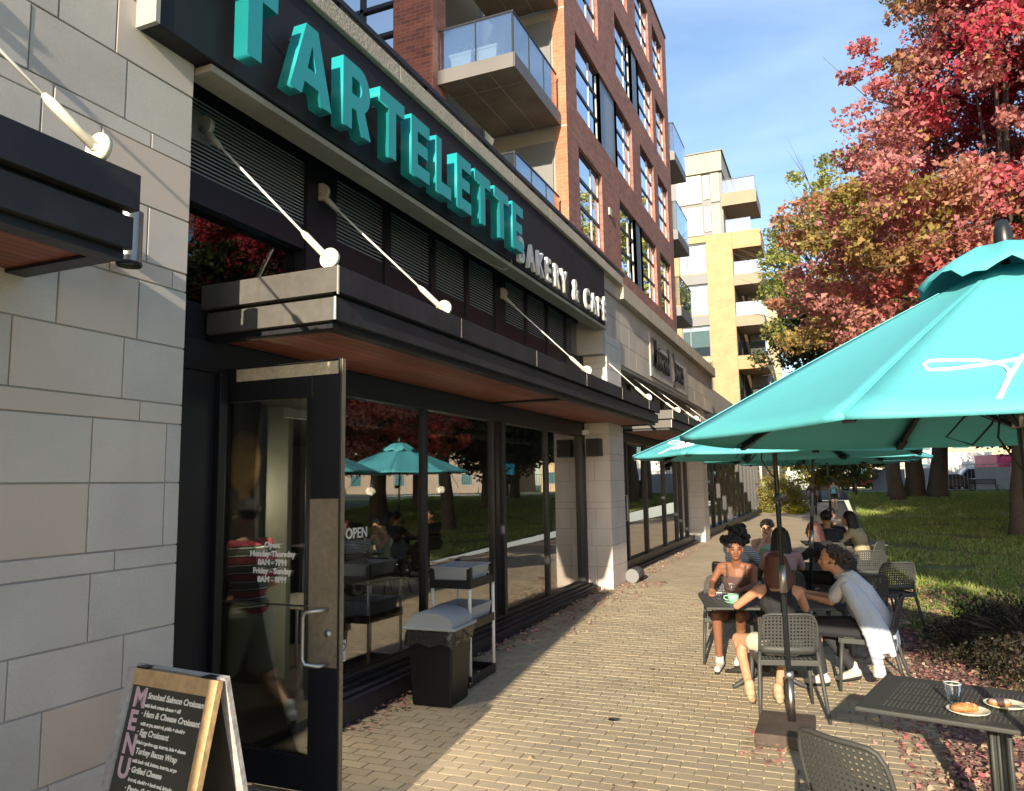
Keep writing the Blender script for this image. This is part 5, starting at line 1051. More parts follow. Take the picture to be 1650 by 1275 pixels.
person('woman with glasses resting her chin on her hand', (-.92, 11.05, gz(11)), 196, seatJ(lean=.14, armR=((.20, .22, .80), (.06, .17, 1.0)), armL=((-.22, .18, .80), (-.05, .36, .80))), SK_L, ('tank', M('mint_top', (.22, .42, .36), .8)), ('long', DENIM), 'short', HAIRB, yaw=-.3, pitch=-.1, detail=True, shoes=SNK, extra=specs)
person('woman with very long black hair, back to us', (-.62, 9.42, gz(9.4)), 5, seatJ(lean=.10), SK_B, ('tee', M('mauve_knit', (.30, .20, .21), .85)), ('long', DENIM), 'longer', HAIRB, detail=False, shoes=SNK)
person('person with a mass of dark red-brown hair leaning over the table', (-.10, 10.85, gz(10.8)), 62, seatJ(lean=.22), SK_B, ('tee', BLKT), ('long', DENIM), 'longer', M('dark_red_hair', (.05, .016, .012), .5, big=(10, .4), fine=(90, .4), bump=(60, .8)), detail=False, shoes=SNK, sleeves=1)
person('person in a dark jacket seated under the far umbrella', (-.15, 12.7, gz(12.7)), 8, seatJ(lean=.1), SK_B, ('tee', BLKT), ('long', DENIM), 'short', HAIRB, detail=False, shoes=SNK, sleeves=1)
person('person in a khaki shirt slouching at the farthest table', (.30, 12.95, gz(12.9)), 66, seatJ(lean=.16), SK_L, ('tee', KHAK), ('long', DENIM), 'longer', HAIRB, detail=False, shoes=SNK, sleeves=1)
person('person in black with a cap at the far side of the last table', (-.12, 14.3, 0), 186, seatJ(lean=.15), SK_B, ('tee', BLKT), ('long', DENIM), 'short', HAIRB, detail=False, shoes=SNK, sleeves=1)
def standJ(**k):
    J = dict(pelvis=(0, 0, .98), chest=(0, -.01, 1.28), neck=(0, 0, 1.47), head=(0, .02, 1.61), elL=(-.23, -.02, 1.15), wrL=(-.24, .08, .92), elR=(.23, -.02, 1.15), wrR=(.24, .08, .92),
             hpL=(-.09, 0, .92), knL=(-.10, .12, .52), anL=(-.10, .08, .10), toL=(-.10, .20, .035), hpR=(.09, 0, .92), knR=(.10, -.02, .50), anR=(.10, -.22, .14), toR=(.10, -.13, .05)); J.update(k); return J
SS, t_, b_ = new_mat('striped_tee'); tcx = t_.nodes.new('ShaderNodeTexCoord'); sp_ = t_.nodes.new('ShaderNodeSeparateXYZ'); t_.links.new(tcx.outputs['Object'], sp_.inputs[0]); fr = mathn(t_, 'FRACT', mathn(t_, 'MULTIPLY', sp_.outputs[2], 8.5)); crr = t_.nodes.new('ShaderNodeValToRGB'); crr.color_ramp.interpolation = 'CONSTANT'; e = crr.color_ramp.elements; e[0].color = (.42, .06, .075, 1); e[1].position = .35; e[1].color = (.02, .02, .02, 1)
for ps, c_ in ((.42, (.8, .76, .68, 1)), (.48, (.03, .03, .03, 1)), (.55, (.13, .15, .11, 1)), (.86, (.8, .76, .68, 1)), (.92, (.03, .03, .03, 1))): q = e.new(ps); q.color = c_
t_.links.new(fr, crr.inputs[0]); t_.links.new(crr.outputs[0], b_.inputs[0]); b_.inputs['Roughness'].default_value = .85
person('young man in a striped tee and khaki shorts stepping through the doorway', (-4.14, 4.60, -.17), 78, standJ(head=(0, .06, 1.62), neck=(0, .02, 1.47), elR=(.24, .02, 1.13), wrR=(.10, .26, 1.02), elL=(-.24, -.02, 1.15), wrL=(-.24, .22, 1.0), anR=(.11, -.34, .30), knR=(.10, -.02, .52), toR=(.11, -.33, .17)),
       SK_L, ('tee', SS), ('mid', M('khaki_shorts', (.44, .43, .32), .85, bump=(20, .6))), 'short', HAIRB, pitch=.1, s=1.06, shoes=M('grey_shoe', (.28, .28, .26), .7))
person('man in dark clothes walking away down the walkway', (-1.05, 41, 0), 0, standJ(elL=(-.30, .02, 1.2), wrL=(-.24, .12, .98), elR=(.30, .02, 1.2), wrR=(.24, .12, .98)), SK_B, ('tee', M('maroon_shirt', (.07, .03, .035), .85)), ('long', DENIM), 'short', HAIRB, detail=False, shoes=DENIM)
person('person in a turquoise top and black shorts walking farther down the path', (-.08, 46, 0), 0, standJ(), SK_L, ('tank', M('turquoise_top', (.12, .40, .45), .8)), ('shorts', DENIM), 'short', HAIRC, detail=False, shoes=SNK)

# ------------------------------------------------------------------ A-frame menu board
WD = M('sunlit_pine', (.50, .34, .17), .75, big=(3, .25), fine=(30, .35), bump=(25, .7)); WDP = M('grey_pine', (.38, .37, .37), .8, big=(5, .3), fine=(35, .4), bump=(25, .7)); CHK = M('chalkboard', (.055, .052, .042), .8, big=(3, .5), fine=(9, .3)); CH = M('chalk', (.85, .83, .77), .9, bump=None); CHP = M('pink_chalk', (.62, .45, .52), .9, bump=None); CHR = M('red_chalk', (.62, .10, .10), .9, bump=None)  # WD has the sun's warmth put into its colour; WDP stays grey
sb = thing('menu_board', 'wooden A-frame chalkboard headed MENU in front of the door', 'sign board', (-2.80, 2.66, gz(2.66)), R_(-6))
W2, HB = .305, 1.14
la = math.atan(.26 / HB)
front = ob('front_panel', (lambda m_: m_)(MB().box(-W2 + .045, W2 - .05, -.006, .006, .1, HB - .07)), CHK, sb); front.location = (0, -.0, 0)
def leanp(o, sgn): o.rotation_euler = (sgn * la, 0, 0); o.location = (0, 0, HB) if False else (0, sgn * 0, 0)
# panels are built upright and hinge about the top edge
piv = Vector((0, 0, HB))
def hinge(o, sgn):
    R4 = Matrix.Translation(piv) @ Matrix.Rotation(sgn * la, 4, 'X') @ Matrix.Translation(-piv); o.data.transform(R4)
hinge(front, 1 if False else -1)
def sbp(name, mb, mat, sgn, bev=.003): o = ob(name, mb, mat, sb, bev=0); hinge(o, sgn); return o
F_ = -1
sbp('side_rail', MB().box(-W2, -W2 + .05, -.016, .014, 0, HB - .005), WDP, F_); sbp('side_rail', MB().box(W2 - .055, W2, -.016, .014, 0, HB - .005), WD, F_); sbp('top_rail', MB().box(-W2 + .05, W2 - .055, -.016, .014, HB - .075, HB - .005), WD, F_); sbp('bottom_rail', MB().box(-W2 + .05, W2 - .055, -.016, .014, .05, .12), WD, F_)
sbp('rear_rail', MB().box(-W2, -W2 + .05, .02, .045, 0, HB - .005), WDP, 1); sbp('rear_rail', MB().box(W2 - .05, W2 + .0, .02, .045, 0, HB - .005), WDP, 1); sbp('rear_top_rail', MB().box(-W2 + .05, W2 - .05, .02, .045, HB - .07, HB - .005), WDP, 1); sbp('rear_panel', MB().box(-W2 + .05, W2 - .05, .028, .036, .05, HB - .07), CHK, 1)
for sx in (-.22, .22): ob('hinge', MB().box(sx - .03, sx + .03, -.012, .035, HB - .003, HB + .004), BLACK, sb)
def chalk(s_, x, z, size, mat, shear=.15, name='chalk_text', bold=.0012, rot=0.):
    me = text_mesh(s_, size, .0006, bold, shear=shear); me.transform(FY.to_4x4())
    if rot: me.transform(Matrix.Rotation(rot, 4, 'Y'))
    me.transform(Matrix.Translation((x, -.008, z))); o = ob(name, me, mat, sb); hinge(o, F_); return o
zz_ = HB - .165
for i, ch in enumerate('MENU'):
    o = chalk(ch, -W2 + .075, zz_ - i * .098, .115, CHP, 0, 'menu_letter', .004)
lines = [('Smoked Salmon Croissant', .045), ('with herb cream cheese + dill', .026), ('Ham & Cheese Croissant', .045), ('with mayo, mustard, pickle + cheddar', .025), ('Egg Croissant', .045), ('fried cage-free egg, tomato, brie + cheese', .025), ('Turkey Bacon Wrap', .043), ('with herb aioli, lettuce, tomato, mayo', .025), ('Grilled Cheese', .043), ('havarti, cheddar + bechamel, brioche', .025), ('Pesto Grilled Cheese', .043), ('smoked tomato, pesto, havarti cheese', .025)]
z_ = HB - .125
for s_, sz in lines:
    chalk(('· ' if sz > .03 else '  ') + s_, -W2 + .15 - (HB - z_) * .0, z_, sz * .80 if len(s_) > 19 and sz > .03 else sz * .78, CH, .2); z_ -= .036 if sz > .03 else .040
chalk('* All', -W2 + .06, .565, .04, CH); chalk('sandwiches', -W2 + .055, .53, .028, CH); chalk('toasted in/out ?', -W2 + .055, .497, .026, CH)
chalk('ICED', .06, .53, .045, CH); chalk('/HOT', .145, .53, .045, CHR); chalk('COFFEE', .06, .485, .042, CH); chalk('IS', -.07, .45, .11, CH, .3, bold=.006); chalk('THIS', -.2, .36, .10, CH, .2, bold=.004)
# ------------------------------------------------------------------ litter bin and bus cart
GRPL = M('grey_plastic', (.30, .33, .36), .5, spec=.4, big=(3, .1), fine=(40, .08), bump=(80, .05))
bn = thing('litter_bin', 'black square bin with domed grey lid beside the window', 'bin', (-3.33, 6.15, gz(6.15)), R_(3))
mb = MB(); a, b2 = .185, .215
mb.add([(-a, -a, 0), (a, -a, 0), (a, a, 0), (-a, a, 0), (-b2, -b2, .60), (b2, -b2, .60), (b2, b2, .60), (-b2, b2, .60)], [(0, 3, 2, 1), (0, 1, 5, 4), (1, 2, 6, 5), (2, 3, 7, 6), (3, 0, 4, 7)]); ob('bin_body', mb, M('black_plastic', (.008, .008, .010), .42, spec=.3, big=(3, .3), bump=(40, .05)), bn, bev=.015)
mb = MB(); mb.box(-b2 - .012, b2 + .012, -b2 - .012, b2 + .012, .585, .62); ob('bin_rim', mb, BLACK, bn, bev=.008)
mb = MB(); n = 40; vs = []
for j in range(5):
    for k in range(n): an_ = 2 * math.pi * k / n; q = .238 / max(abs(math.cos(an_)), abs(math.sin(an_))) ** .9; vs.append((math.cos(an_) * (q + .01 * math.sin(k * 2.7 + j)), math.sin(an_) * (q + .01 * math.cos(k * 1.9 + j * 2)), .64 - j * .03 - (.015 * math.sin(k * 1.3) if j == 4 else 0)))
mb.add(vs, [(j * n + k, j * n + (k + 1) % n, (j + 1) * n + (k + 1) % n, (j + 1) * n + k) for j in range(4) for k in range(n)], True); ob('bin_liner', mb, M('bin_bag', (.02, .02, .022), .25, spec=.6, bump=(30, .8)), bn)
mb = MB(); mb.box(-.255, .255, -.25, .25, .645, .672); ob('lid_rim', mb, GRPL, bn, bev=.008)
mb = MB(); vs = []; n = 14
for yy_, sc2 in ((-.225, 0), (-.20, 1), (.20, 1), (.225, 0)):
    for k in range(n + 1): an_ = math.pi * k / n; vs.append((-.225 * math.cos(an_) * (1 - .03 * (1 - sc2)), yy_, .672 + (.135 * math.sin(an_) ** .75) * (.96 if sc2 else .86)))
m_ = n + 1; mb.add(vs, [(j * m_ + k, j * m_ + k + 1, (j + 1) * m_ + k + 1, (j + 1) * m_ + k) for j in range(3) for k in range(n)], True); mb.add([vs[k] for k in range(m_)], [tuple(range(m_))]); mb.add([vs[3 * m_ + k] for k in range(m_)], [tuple(reversed(range(m_)))]); ob('domed_lid', mb, GRPL, bn)
ct = thing('bus_cart', 'black two-tier bus cart with white posts and grey tubs by the window', 'cart', (-3.45, 6.86, gz(6.86)), R_(2)); ct.scale = (1, .72, 1)
for zs_ in (.08, .58, .96): mb = MB(); mb.box(-.2, .2, -.42, .42, zs_ - .05, zs_ - .035); mb.box(-.21, -.19, -.43, .43, zs_ - .06, zs_ + .02); mb.box(.19, .21, -.43, .43, zs_ - .06, zs_ + .02); mb.box(-.19, .19, -.43, -.41, zs_ - .06, zs_ + .02); mb.box(-.19, .19, .41, .43, zs_ - .06, zs_ + .02); ob('shelf', mb, BLACK, ct)
for sx in (-1, 1):
    for sy in (-1, 1):
        mb = MB(); mb.tube([(sx * .195, sy * .40, .10), (sx * .195, sy * .40, .90)], .017, 10); ob('post', mb, WHITEM, ct); mb = MB(); mb.box(sx * .195 - .025, sx * .195 + .025, sy * .40 - .025, sy * .40 + .025, .90, 1.10 if sy < 0 else 1.12); ob('post_cap', mb, BLACK, ct, bev=.006)
        mb = MB(); mb.tube([(sx * .195 - .012, sy * .40, .035), (sx * .195 + .012, sy * .40, .035)], .035, 14); mb.box(sx * .195 - .018, sx * .195 + .018, sy * .4 - .01, sy * .4 + .01, .03, .09); ob('castor', mb, STEELD, ct)
def tub(z, lb, y=0.):
    o = thing('tub', lb, 'tub', (-3.45, 6.86 + y, gz(6.86) + z), R_(2), 'grey bus tubs on the cart'); o.scale = (1, .78, 1); a, b2, c_, d = .165, .29, .19, .33
    vs = [(-a, -b2, 0), (a, -b2, 0), (a, b2, 0), (-a, b2, 0), (-c_, -d, .15), (c_, -d, .15), (c_, d, .15), (-c_, d, .15), (-a, -b2, .01), (a, -b2, .01), (a, b2, .01), (-a, b2, .01), (-c_ + .01, -d + .01, .15), (c_ - .01, -d + .01, .15), (c_ - .01, d - .01, .15), (-c_ + .01, d - .01, .15)]
    mb = MB(); mb.add(vs, [(0, 3, 2, 1), (0, 1, 5, 4), (1, 2, 6, 5), (2, 3, 7, 6), (3, 0, 4, 7), (8, 9, 10, 11), (8, 12, 13, 9), (9, 13, 14, 10), (10, 14, 15, 11), (11, 15, 12, 8)]); ob('basin', mb, GRPL, o); mb = MB()
    for (p, q, r_, s_) in ((-.205, .205, -.345, -.32), (-.205, .205, .32, .345), (-.205, -.18, -.32, .32), (.18, .205, -.32, .32)): mb.box(p, q, r_, s_, .15, .162)
    ob('rim', mb, GRPL, o, bev=.003)
tub(.94, 'grey tub on the top tier of the bus cart', -.05); tub(.56, 'grey tub on the middle tier of the bus cart')

# ------------------------------------------------------------------ trees
def trunk_mb(p0, p1, r0, r1, rg_, n=8, wob=.12, flare=1.5):
    mb = MB(); P_ = []; Rr = []
    for i in range(n + 1): f = i / n; p = Vector(p0).lerp(Vector(p1), f); p += Vector((rg_.uniform(-1, 1), rg_.uniform(-1, 1), 0)) * wob * (f > 0) * (p1[2] - p0[2]) * .06; P_.append(p); Rr.append((r0 + (r1 - r0) * f) * (1 + (flare - 1) * math.exp(-f * 12)))
    mb.tube(P_, Rr, 12); return mb, P_[-1]
def tree(label, loc, hb, cc_, cr_, nb, br_, nl, ls, colf, tr=.25, seed=1, limbs=14, trunks=None, shell=.55, cat='tree', group=None, flat=.25, bare=0, sq=.6, keep=None):
    t = thing('tree', label, cat, loc, 0, group); r = random.Random(seed); rg_ = np.random.default_rng(seed); L = Vector(loc)
    tops = []
    for (dx, dy, rr) in (trunks or [(0, 0, tr)]):
        mb, tp = trunk_mb((dx, dy, -.3), (dx * 1.4 + cc_[0] * .25, dy + cc_[1] * .25, hb), rr, rr * .6, r); o = ob('trunk', mb, BARK, t); tops.append((Vector((dx * 1.4 + cc_[0] * .25, dy + cc_[1] * .25, hb)), rr))
    bl = []
    while len(bl) < nb:
        d = rg_.normal(size=3); d /= np.linalg.norm(d); k = rg_.uniform(shell, 1.) ** (1 / 2.); q = np.array(cc_) + d * np.array(cr_) * k * rg_.uniform(.86, 1.08)
        if d[2] < -.55 and rg_.random() < .6: continue
        if keep and not keep(q + np.array(loc)): continue
        bl.append(q)
    bl = np.array(bl); mb = MB()
    for i in range(limbs):
        tp, rr = tops[i % len(tops)]; q = Vector(bl[r.randrange(nb)]); s0 = Vector((tp.x, tp.y, tp.z * r.uniform(.75, 1.0))); m1 = s0.lerp(q, .45) + Vector((0, 0, .12 * (q - s0).length)); a = rr * .34
        mb.tube([s0, m1, q], [a, a * .5, a * .12], 6)
        for j in range(3): q2 = q + Vector((r.gauss(0, 1), r.gauss(0, 1), r.gauss(0, .8))) * br_ * 1.0; mb.tube([m1.lerp(q, .5), m1.lerp(q2, .7) , q2], [a * .25, a * .15, a * .05], 4)
    for i in range(bare):
        q = Vector(bl[r.randrange(nb)]); d = (q - Vector(cc_)).normalized()
        for j in range(3): e_ = q + d * r.uniform(.8, 1.5) * br_ * 1.3 + Vector((r.gauss(0, .3), r.gauss(0, .3), r.uniform(.1, .8))); mb.tube([q, e_], [.02, .004], 4)
    ob('limbs', mb, BARK, t)
    sub = rg_.integers(0, nb, nl); P_ = bl[sub]; d = rg_.normal(size=(nl, 3)); d /= np.linalg.norm(d, axis=1)[:, None]; rad = rg_.uniform(.2, 1, nl) ** .5 * (br_ * rg_.uniform(.6, 1.25, nb))[sub]
    # twiggy sub-clusters inside each clump
    ns = 9; sc3 = rg_.normal(size=(nb, ns, 3)); sc3 /= np.linalg.norm(sc3, axis=2)[:, :, None]; si = rg_.integers(0, ns, nl); sub_c = sc3[sub, si] * (br_ * .75); P_ = P_ + (sub_c + d * rad[:, None] * .42) * np.array([1, 1, sq])
    V = leaf_cards(P_, ls, rg_, 'maple' if .10 < ls < .11 else 'leaf', flat=flat)
    cards('crown', V, colf(P_ + np.array(loc), sub, rg_), LEAF, t); return t
def redcol(P_, sub, rg_):
    N = len(P_); nbk = sub.max() + 1
    red = np.array([.58, .07, .11]); pink = np.array([.54, .23, .22]); oran = np.array([.50, .25, .16]); olive = np.array([.34, .27, .08]); dk = np.array([.28, .06, .08])
    rr = rg_.random((nbk, 1)); f = np.clip((P_[:, 0] - 1.6 + 1.3 * np.sin(P_[:, 2] * 1.1 + P_[:, 0]) ) / 2.2, 0, 1)[:, None]      # the side of the crown away from the cafe has turned red
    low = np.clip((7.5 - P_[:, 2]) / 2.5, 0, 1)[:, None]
    g_ = rr[sub]; base = np.where(g_ < .55, pink, np.where(g_ < .82, oran, olive)); rd = np.where(g_ < .68, red, np.where(g_ < .9, pink, dk)); c = base * (1 - f) + rd * f
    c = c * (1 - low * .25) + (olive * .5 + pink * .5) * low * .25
    c = c * rg_.uniform(.65, 1.3, (N, 1)) * rg_.uniform(.9, 1.1, (N, 3)); k = rg_.random(N) < .06; c[k] = np.array([.45, .30, .10]); return c
tree('big autumn maple with pink, orange and crimson leaves at the right', (4.35, 23.5, lz(23.5)), 5.0, (1.1, -.8, 9.4), (8.0, 5.8, 7.2), 420, 1.2, 330000, .104, redcol, tr=.24, seed=4, limbs=70, bare=40, keep=lambda q: q[0] > np.interp(q[2], [3, 5, 6.3, 7.5, 8.6, 10, 12, 14, 16], [1.5, -.6, -1.6, -.9, .2, 1.7, 1.8, 2.9, 3.8]))
gc = lambda cs, ws: (lambda P_, sub, rg_: pal(cs, ws, len(P_), rg_, .3) * rg_.uniform(.75, 1.2, (sub.max() + 1, 1))[sub])
YG = gc([(.30, .32, .08), (.42, .38, .12), (.20, .24, .07)], [3, 2, 2]); DG = gc([(.05, .075, .022), (.075, .10, .03), (.035, .05, .018)], [3, 2, 2]); YEL_ = gc([(.42, .36, .05), (.30, .30, .06), (.16, .20, .05)], [3, 3, 1])
tree('thinning yellow-green tree behind the red maple', (3.0, 44, lz(44)), 7, (-1.2, 0, 12.0), (5.0, 5, 6.6), 95, 1.2, 30000, .22, YG, tr=.3, seed=9, limbs=60, bare=60)
tree('huge old tree with several thick furrowed trunks on the lawn', (4.2, 48, lz(48)), 5.5, (1, 0, 9.5), (8, 5, 4.5), 120, 1.7, 42000, .26, DG, seed=12, limbs=40, trunks=[(-1.05, 0, .42), (-.1, .3, .52), (.95, -.1, .50)])
tree('small round tree with a thin trunk near the fence', (1.25, 55, lz(55)), 1.3, (0, 0, 2.7), (2.6, 2, 1.4), 44, .7, 14000, .14, DG, tr=.09, seed=15, limbs=16)
tree('bright yellow-green tree at the end of the walkway', (-1.2, 66, .3), 1.2, (0, 0, 2.9), (3.2, 2, 2.3), 60, .8, 18000, .18, YEL_, tr=.14, seed=18, limbs=20)
tree('green-yellow tree beyond the walkers on the right', (1.4, 68, .5), 1.2, (0, 0, 2.8), (3.0, 2, 2.1), 55, .8, 15000, .18, gc([(.14, .18, .04), (.28, .28, .06)], [2, 1]), tr=.14, seed=19, limbs=20)
tree('shade tree out of view on the lawn, mirrored in the cafe windows', (9.5, 27, lz(27)), 3.2, (0, 0, 6.6), (6.0, 5.5, 4.3), 150, 1.5, 46000, .22, DG, tr=.42, seed=21, limbs=40, group='park trees mirrored in the windows')
tree('second shade tree out of view, farther along the lawn', (15, 40, lz(40)), 3.6, (0, 0, 7.2), (7, 6, 5), 140, 1.7, 40000, .26, DG, tr=.5, seed=22, limbs=30, group='park trees mirrored in the windows')
tree('third shade tree out of view, beyond the tables', (13, 19, lz(19)), 3.0, (0, 0, 6.3), (6, 6, 4.2), 140, 1.5, 44000, .22, DG, tr=.35, seed=23, limbs=30, group='park trees mirrored in the windows')
tree('fourth tree out of view, far across the park', (23, 32, lz(32)), 3.2, (0, 0, 7), (7.5, 7, 5), 130, 1.8, 36000, .28, DG, tr=.4, seed=24, limbs=30, group='park trees mirrored in the windows')
tree('park tree out of view behind the camera', (8.8, -8, -.3), 5.2, (0, 0, 9.4), (5.4, 5, 3.9), 190, 1.5, 60000, .24, redcol, tr=.3, seed=25, limbs=24, group='park trees mirrored in the windows')
for x_, y_, n_ in ((9.6, 38, 'fifth'), (13, 50, 'sixth'), (19, 62, 'seventh'), (17, 26, 'eighth')): tree(n_ + ' park tree out of view, seen only in the window reflections', (x_, y_, lz(y_)), 3.0, (0, 0, 6.4), (5.6, 5.5, 4.6), 140, 1.5, 36000, .26, DG, tr=.4, seed=int(x_) + 30, limbs=30, group='park trees mirrored in the windows')
def shrub(label, loc, r_, n, ls, cols_, ws, stems=30, seed=1):
    s = thing('shrub', label, 'shrub', loc); rg_ = np.random.default_rng(seed); r = random.Random(seed); mb = MB()
    for i in range(stems): a = r.uniform(0, 6.28); k = r.uniform(.3, 1); mb.tube([(r.gauss(0, .1) * r_[0], r.gauss(0, .1) * r_[1], -.02), (math.cos(a) * r_[0] * k * .6, math.sin(a) * r_[1] * k * .6, r_[2] * .6), (math.cos(a) * r_[0] * k, math.sin(a) * r_[1] * k, r_[2] * r.uniform(.8, 1.25) * math.sqrt(max(.1, 1 - k * k * .7)))], [.006, .004, .002], 4)
    ob('stems', mb, BARK, s); d = rg_.normal(size=(n, 3)); d /= np.linalg.norm(d, axis=1)[:, None]; d[:, 2] = abs(d[:, 2]); P_ = d * np.array(r_) * (rg_.uniform(.4, 1.05, n) ** .6)[:, None] * (1 + .25 * np.sin(d[:, :1] * 9) * np.sin(d[:, 1:2] * 7)); cards('foliage', leaf_cards(P_, ls, rg_), pal(cols_, ws, n, rg_, .3), LEAF, s)
shrub('large yellowing shrub beside the building at the end of the walk', (-3.0, 45.5, 0), (1.7, 1.6, 2.1), 16000, .09, [(.30, .28, .06), (.20, .20, .05), (.38, .30, .08)], [2, 2, 1], seed=2)
shrub('dark twiggy shrub low on the leaf-strewn bed at right', (1.85, 9.2, gz(9.2)), (1.05, 1.5, .55), 24000, .035, [(.035, .035, .02), (.06, .055, .03), (.10, .07, .06)], [3, 2, 1], stems=160, seed=3)
shrub('low clump of bright yellow flowers beside the walkway', (-1.95, 43, 0), (.45, .5, .4), 1500, .07, [(.60, .50, .04), (.2, .26, .05)], [3, 1], seed=4)
# ------------------------------------------------------------------ far street
def vehicle(label, cat, x, y, z, L, h_, cabc, boxc, rz=0, kind='truck'):
    v = thing(kind, label, cat, (x, y, z), rz); c1 = M(f'paint_{cabc}', cabc, .4, bump=None); c2 = M(f'paint_{boxc}', boxc, .4, bump=None); wd = 1.1
    if kind in ('truck',):
        ob('cargo_box', MB().box(-L / 2, L / 2 - 1.9, -wd, wd, .8, h_), c2, v, bev=.05); mb = MB(); x0 = L / 2 - 1.85
        mb.prism([(x0, .5), (L / 2, .5), (L / 2, 1.2), (L / 2 - .35, 1.35), (L / 2 - .75, 2.15), (x0, 2.2)], lambda u, w_, d: (u, d, w_), -1.0, 1.0); ob('cab', mb, c1, v, bev=.04); mb = MB(); mb.box(L / 2 - 1.5, L / 2 - .75, -1.01, 1.01, 1.4, 2.0); ob('window', mb, BLACK, v); ob('chassis', MB().box(-L / 2 + .1, L / 2 - .1, -.9, .9, .45, .8), BLACK, v)
    else:
        mb = MB(); mb.prism([(-L / 2, .35), (L / 2, .35), (L / 2, .85), (L / 2 - .9, 1.0), (L / 2 - 1.7, h_), (-L / 2 + (.1 if kind == 'van' else .8), h_), (-L / 2, .95)], lambda u, w_, d: (u, d, w_), -.9, .9); ob('body', mb, c1, v, bev=.06); mb = MB(); mb.prism([(-L / 2 + .9, 1.02), (L / 2 - 1.15, 1.02), (L / 2 - 1.75, h_ - .12), (-L / 2 + 1.0, h_ - .12)], lambda u, w_, d: (u, d, w_), -.905, .905); ob('window', mb, BLACK, v)
        for sy in (-.7, .7): ob('headlight', MB().box(L / 2 - .03, L / 2 + .01, sy - .15, sy + .15, .6, .75), WHITEM, v)
    for sx in (-L / 2 + .9, L / 2 - .85):
        for sy in (-.85, .85): mb = MB(); mb.tube([(sx, sy - .12, .38), (sx, sy + .12, .38)], .38, 16); wv_ = ob('wheel', mb, RUB, v); mb = MB(); mb.tube([(sx, sy * 1.16 - .02, .38), (sx, sy * 1.16 + .02, .38)], .2, 12); ob('rim', mb, STEELD, wv_)
vehicle('crimson box truck parked on the far street', 'truck', 12.9, 78, .65, 5.5, 3.0, (.7, .7, .7), (.60, .05, .13), 1.9)
vehicle('white box truck parked left of the crimson one', 'truck', 9.9, 82, .65, 7.0, 3.4, (.7, .7, .68), (.72, .71, .66), math.pi)
vehicle('white pickup van in front of the crimson truck', 'van', 11.0, 73.5, .65, 5.2, 1.9, (.72, .72, .72), (.7, .7, .7), math.pi, 'van')
vehicle('dark low car beside the bench', 'car', 8.6, 70.5, .64, 4.4, 1.4, (.05, .03, .03), (.1, .1, .1), 0, 'car')
vehicle('pale blue delivery van at the right edge of the street', 'van', 15.2, 75, .65, 5.0, 2.6, (.45, .52, .58), (.5, .5, .5), 1.9, 'van')
vehicle('red car on the far street seen past the small tree', 'car', 2.2, 80, .65, 4.4, 1.5, (.45, .04, .03), (.1, .1, .1), 0, 'car')
for k_, (x_, y_, c_, L_, h2) in enumerate(((40, 62, (.6, .6, .62), 5, 2.1), (48, 72, (.5, .06, .08), 4.6, 1.5), (34, 48, (.7, .7, .7), 6, 2.6), (56, 84, (.1, .2, .4), 4.6, 1.5))): vehicle(['silver', 'red', 'white', 'blue'][k_] + ' vehicle parked across the park, mirrored in the windows', 'car', x_, y_, .65, L_, h2, c_, c_, 1.2, 'van' if h2 > 2 else 'car')
bh = thing('park_bench', 'dark slatted park bench on the far side of the lawn', 'bench', (10.2, 66, .72), .1)
for k in range(4): ob('seat_slat', MB().box(-.9, .9, -.25 + k * .13, -.15 + k * .13, .43, .46), BLACK, bh)
for k in range(4): ob('back_slat', MB().box(-.9, .9, .28, .30, .52 + k * .1, .59 + k * .1), BLACK, bh)
for sx in (-.85, .85): ob('leg', MB().box(sx - .03, sx + .03, -.25, -.2, 0, .45), BLACK, bh); ob('leg', MB().box(sx - .03, sx + .03, .25, .3, 0, .9), BLACK, bh); ob('armrest', MB().box(sx - .03, sx + .03, -.25, .28, .65, .69), BLACK, bh)
fc = thing('site_fence', 'grey mesh construction fence along the far edge of the park', 'fence', (4, 68, .7)); FEN = M('fence_wire', (.30, .33, .36), .5, bump=None); FCL = M('fence_screen', (.32, .36, .40), .8)
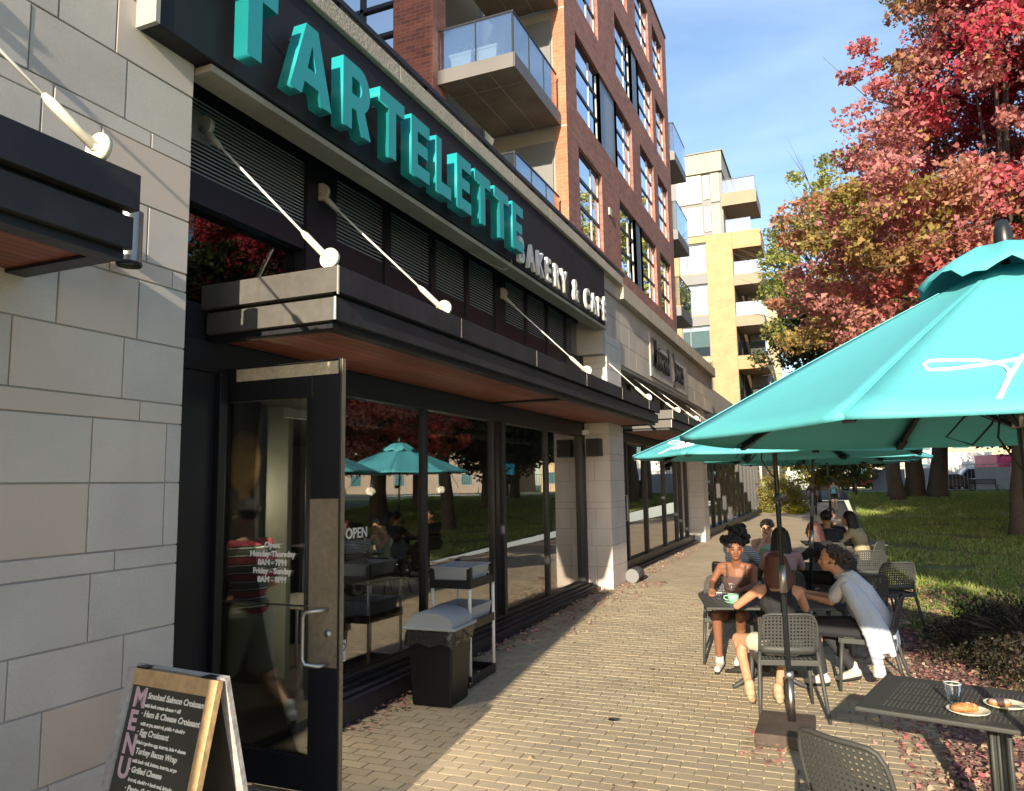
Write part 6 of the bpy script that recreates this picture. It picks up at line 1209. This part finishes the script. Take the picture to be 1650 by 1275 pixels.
for k in range(16):
    x0 = -6 + k * 2.4; mb = MB(); mb.box(x0, x0 + .06, -.03, .03, 0, 2.1); ob('post', mb, FEN, fc); mb = MB(); mb.box(x0 + .06, x0 + 2.4, -.02, .02, 2.0, 2.05); mb.box(x0 + .06, x0 + 2.4, -.02, .02, .1, .15)
    for j in range(9): mb.box(x0 + .06 + j * .26, x0 + .08 + j * .26, -.01, .01, .15, 2.0)
    ob('mesh_panel', mb, FEN, fc)
    if k % 3 != 1 and k < 7: ob('screen', MB().box(x0 + .08, x0 + 2.38, .03, .04, .15, 1.8), FCL, fc)
def far_building(label, x0, x1, y0, y1, h_, mat, wm, nx, nz_):
    b = thing('far_building', label, 'building', (x0, y0, .6)); ob('wall', MB().box(0, x1 - x0, 0, y1 - y0, -.6, h_), mat, b); 
    for i in range(nx):
        for j in range(nz_): cx = (i + .5) / nx * (x1 - x0); cz = 1.2 + j * 3.2; f = ob('window', MB().box(cx - .9, cx + .9, -.06, 0, cz, cz + 1.7), GREYL, b); ob('pane', MB().box(cx - .8, cx + .8, -.08, -.061, cz + .08, cz + 1.62), wm, f)
    ob('roof', MB().box(-.2, x1 - x0 + .2, -.2, y1 - y0, h_, h_ + .3), GREYP, b)
TEALW = M('teal_window', (.06, .16, .17), .2, bump=None)
SANDW = M('sand_render', (.56, .42, .25), .8, big=(.3, .1)); PINKW = M('pinkish_render', (.36, .28, .21), .8, big=(.3, .1)); CRW = M('cream_render', (.60, .54, .42), .8, big=(.3, .1))
far_building('sand coloured block of flats across the far street', 12, 30, 100, 112, 14, SANDW, TEALW, 6, 4)
far_building('cream low block across the far street behind the big trunks', -2, 11.5, 102, 112, 7, CRW, TEALW, 4, 2)
far_building('pink-brown terrace across the park, mirrored in the windows', 34, 60, 96, 108, 9, PINKW, TEALW, 7, 2)
b = thing('far_terrace', 'long tan terrace along the far side of the park', 'building', (62, 10, 0)); ob('wall', MB().box(0, 10, -20, 70, -.5, 7), SANDW, b); ob('roof', MB().box(-.3, 10, -20, 70, 7, 7.3), GREYP, b)
for k in range(14): ob('window', MB().box(-.05, 0, -17 + k * 6, -14.5 + k * 6, 1, 3), TEALW, b); ob('window', MB().box(-.05, 0, -17 + k * 6, -14.5 + k * 6, 4.2, 6), TEALW, b)
sheet('park_road', MATS['asphalt'], [33, 44], [-30, 20, 60, 90], lambda x, y: lz(y) + .03)
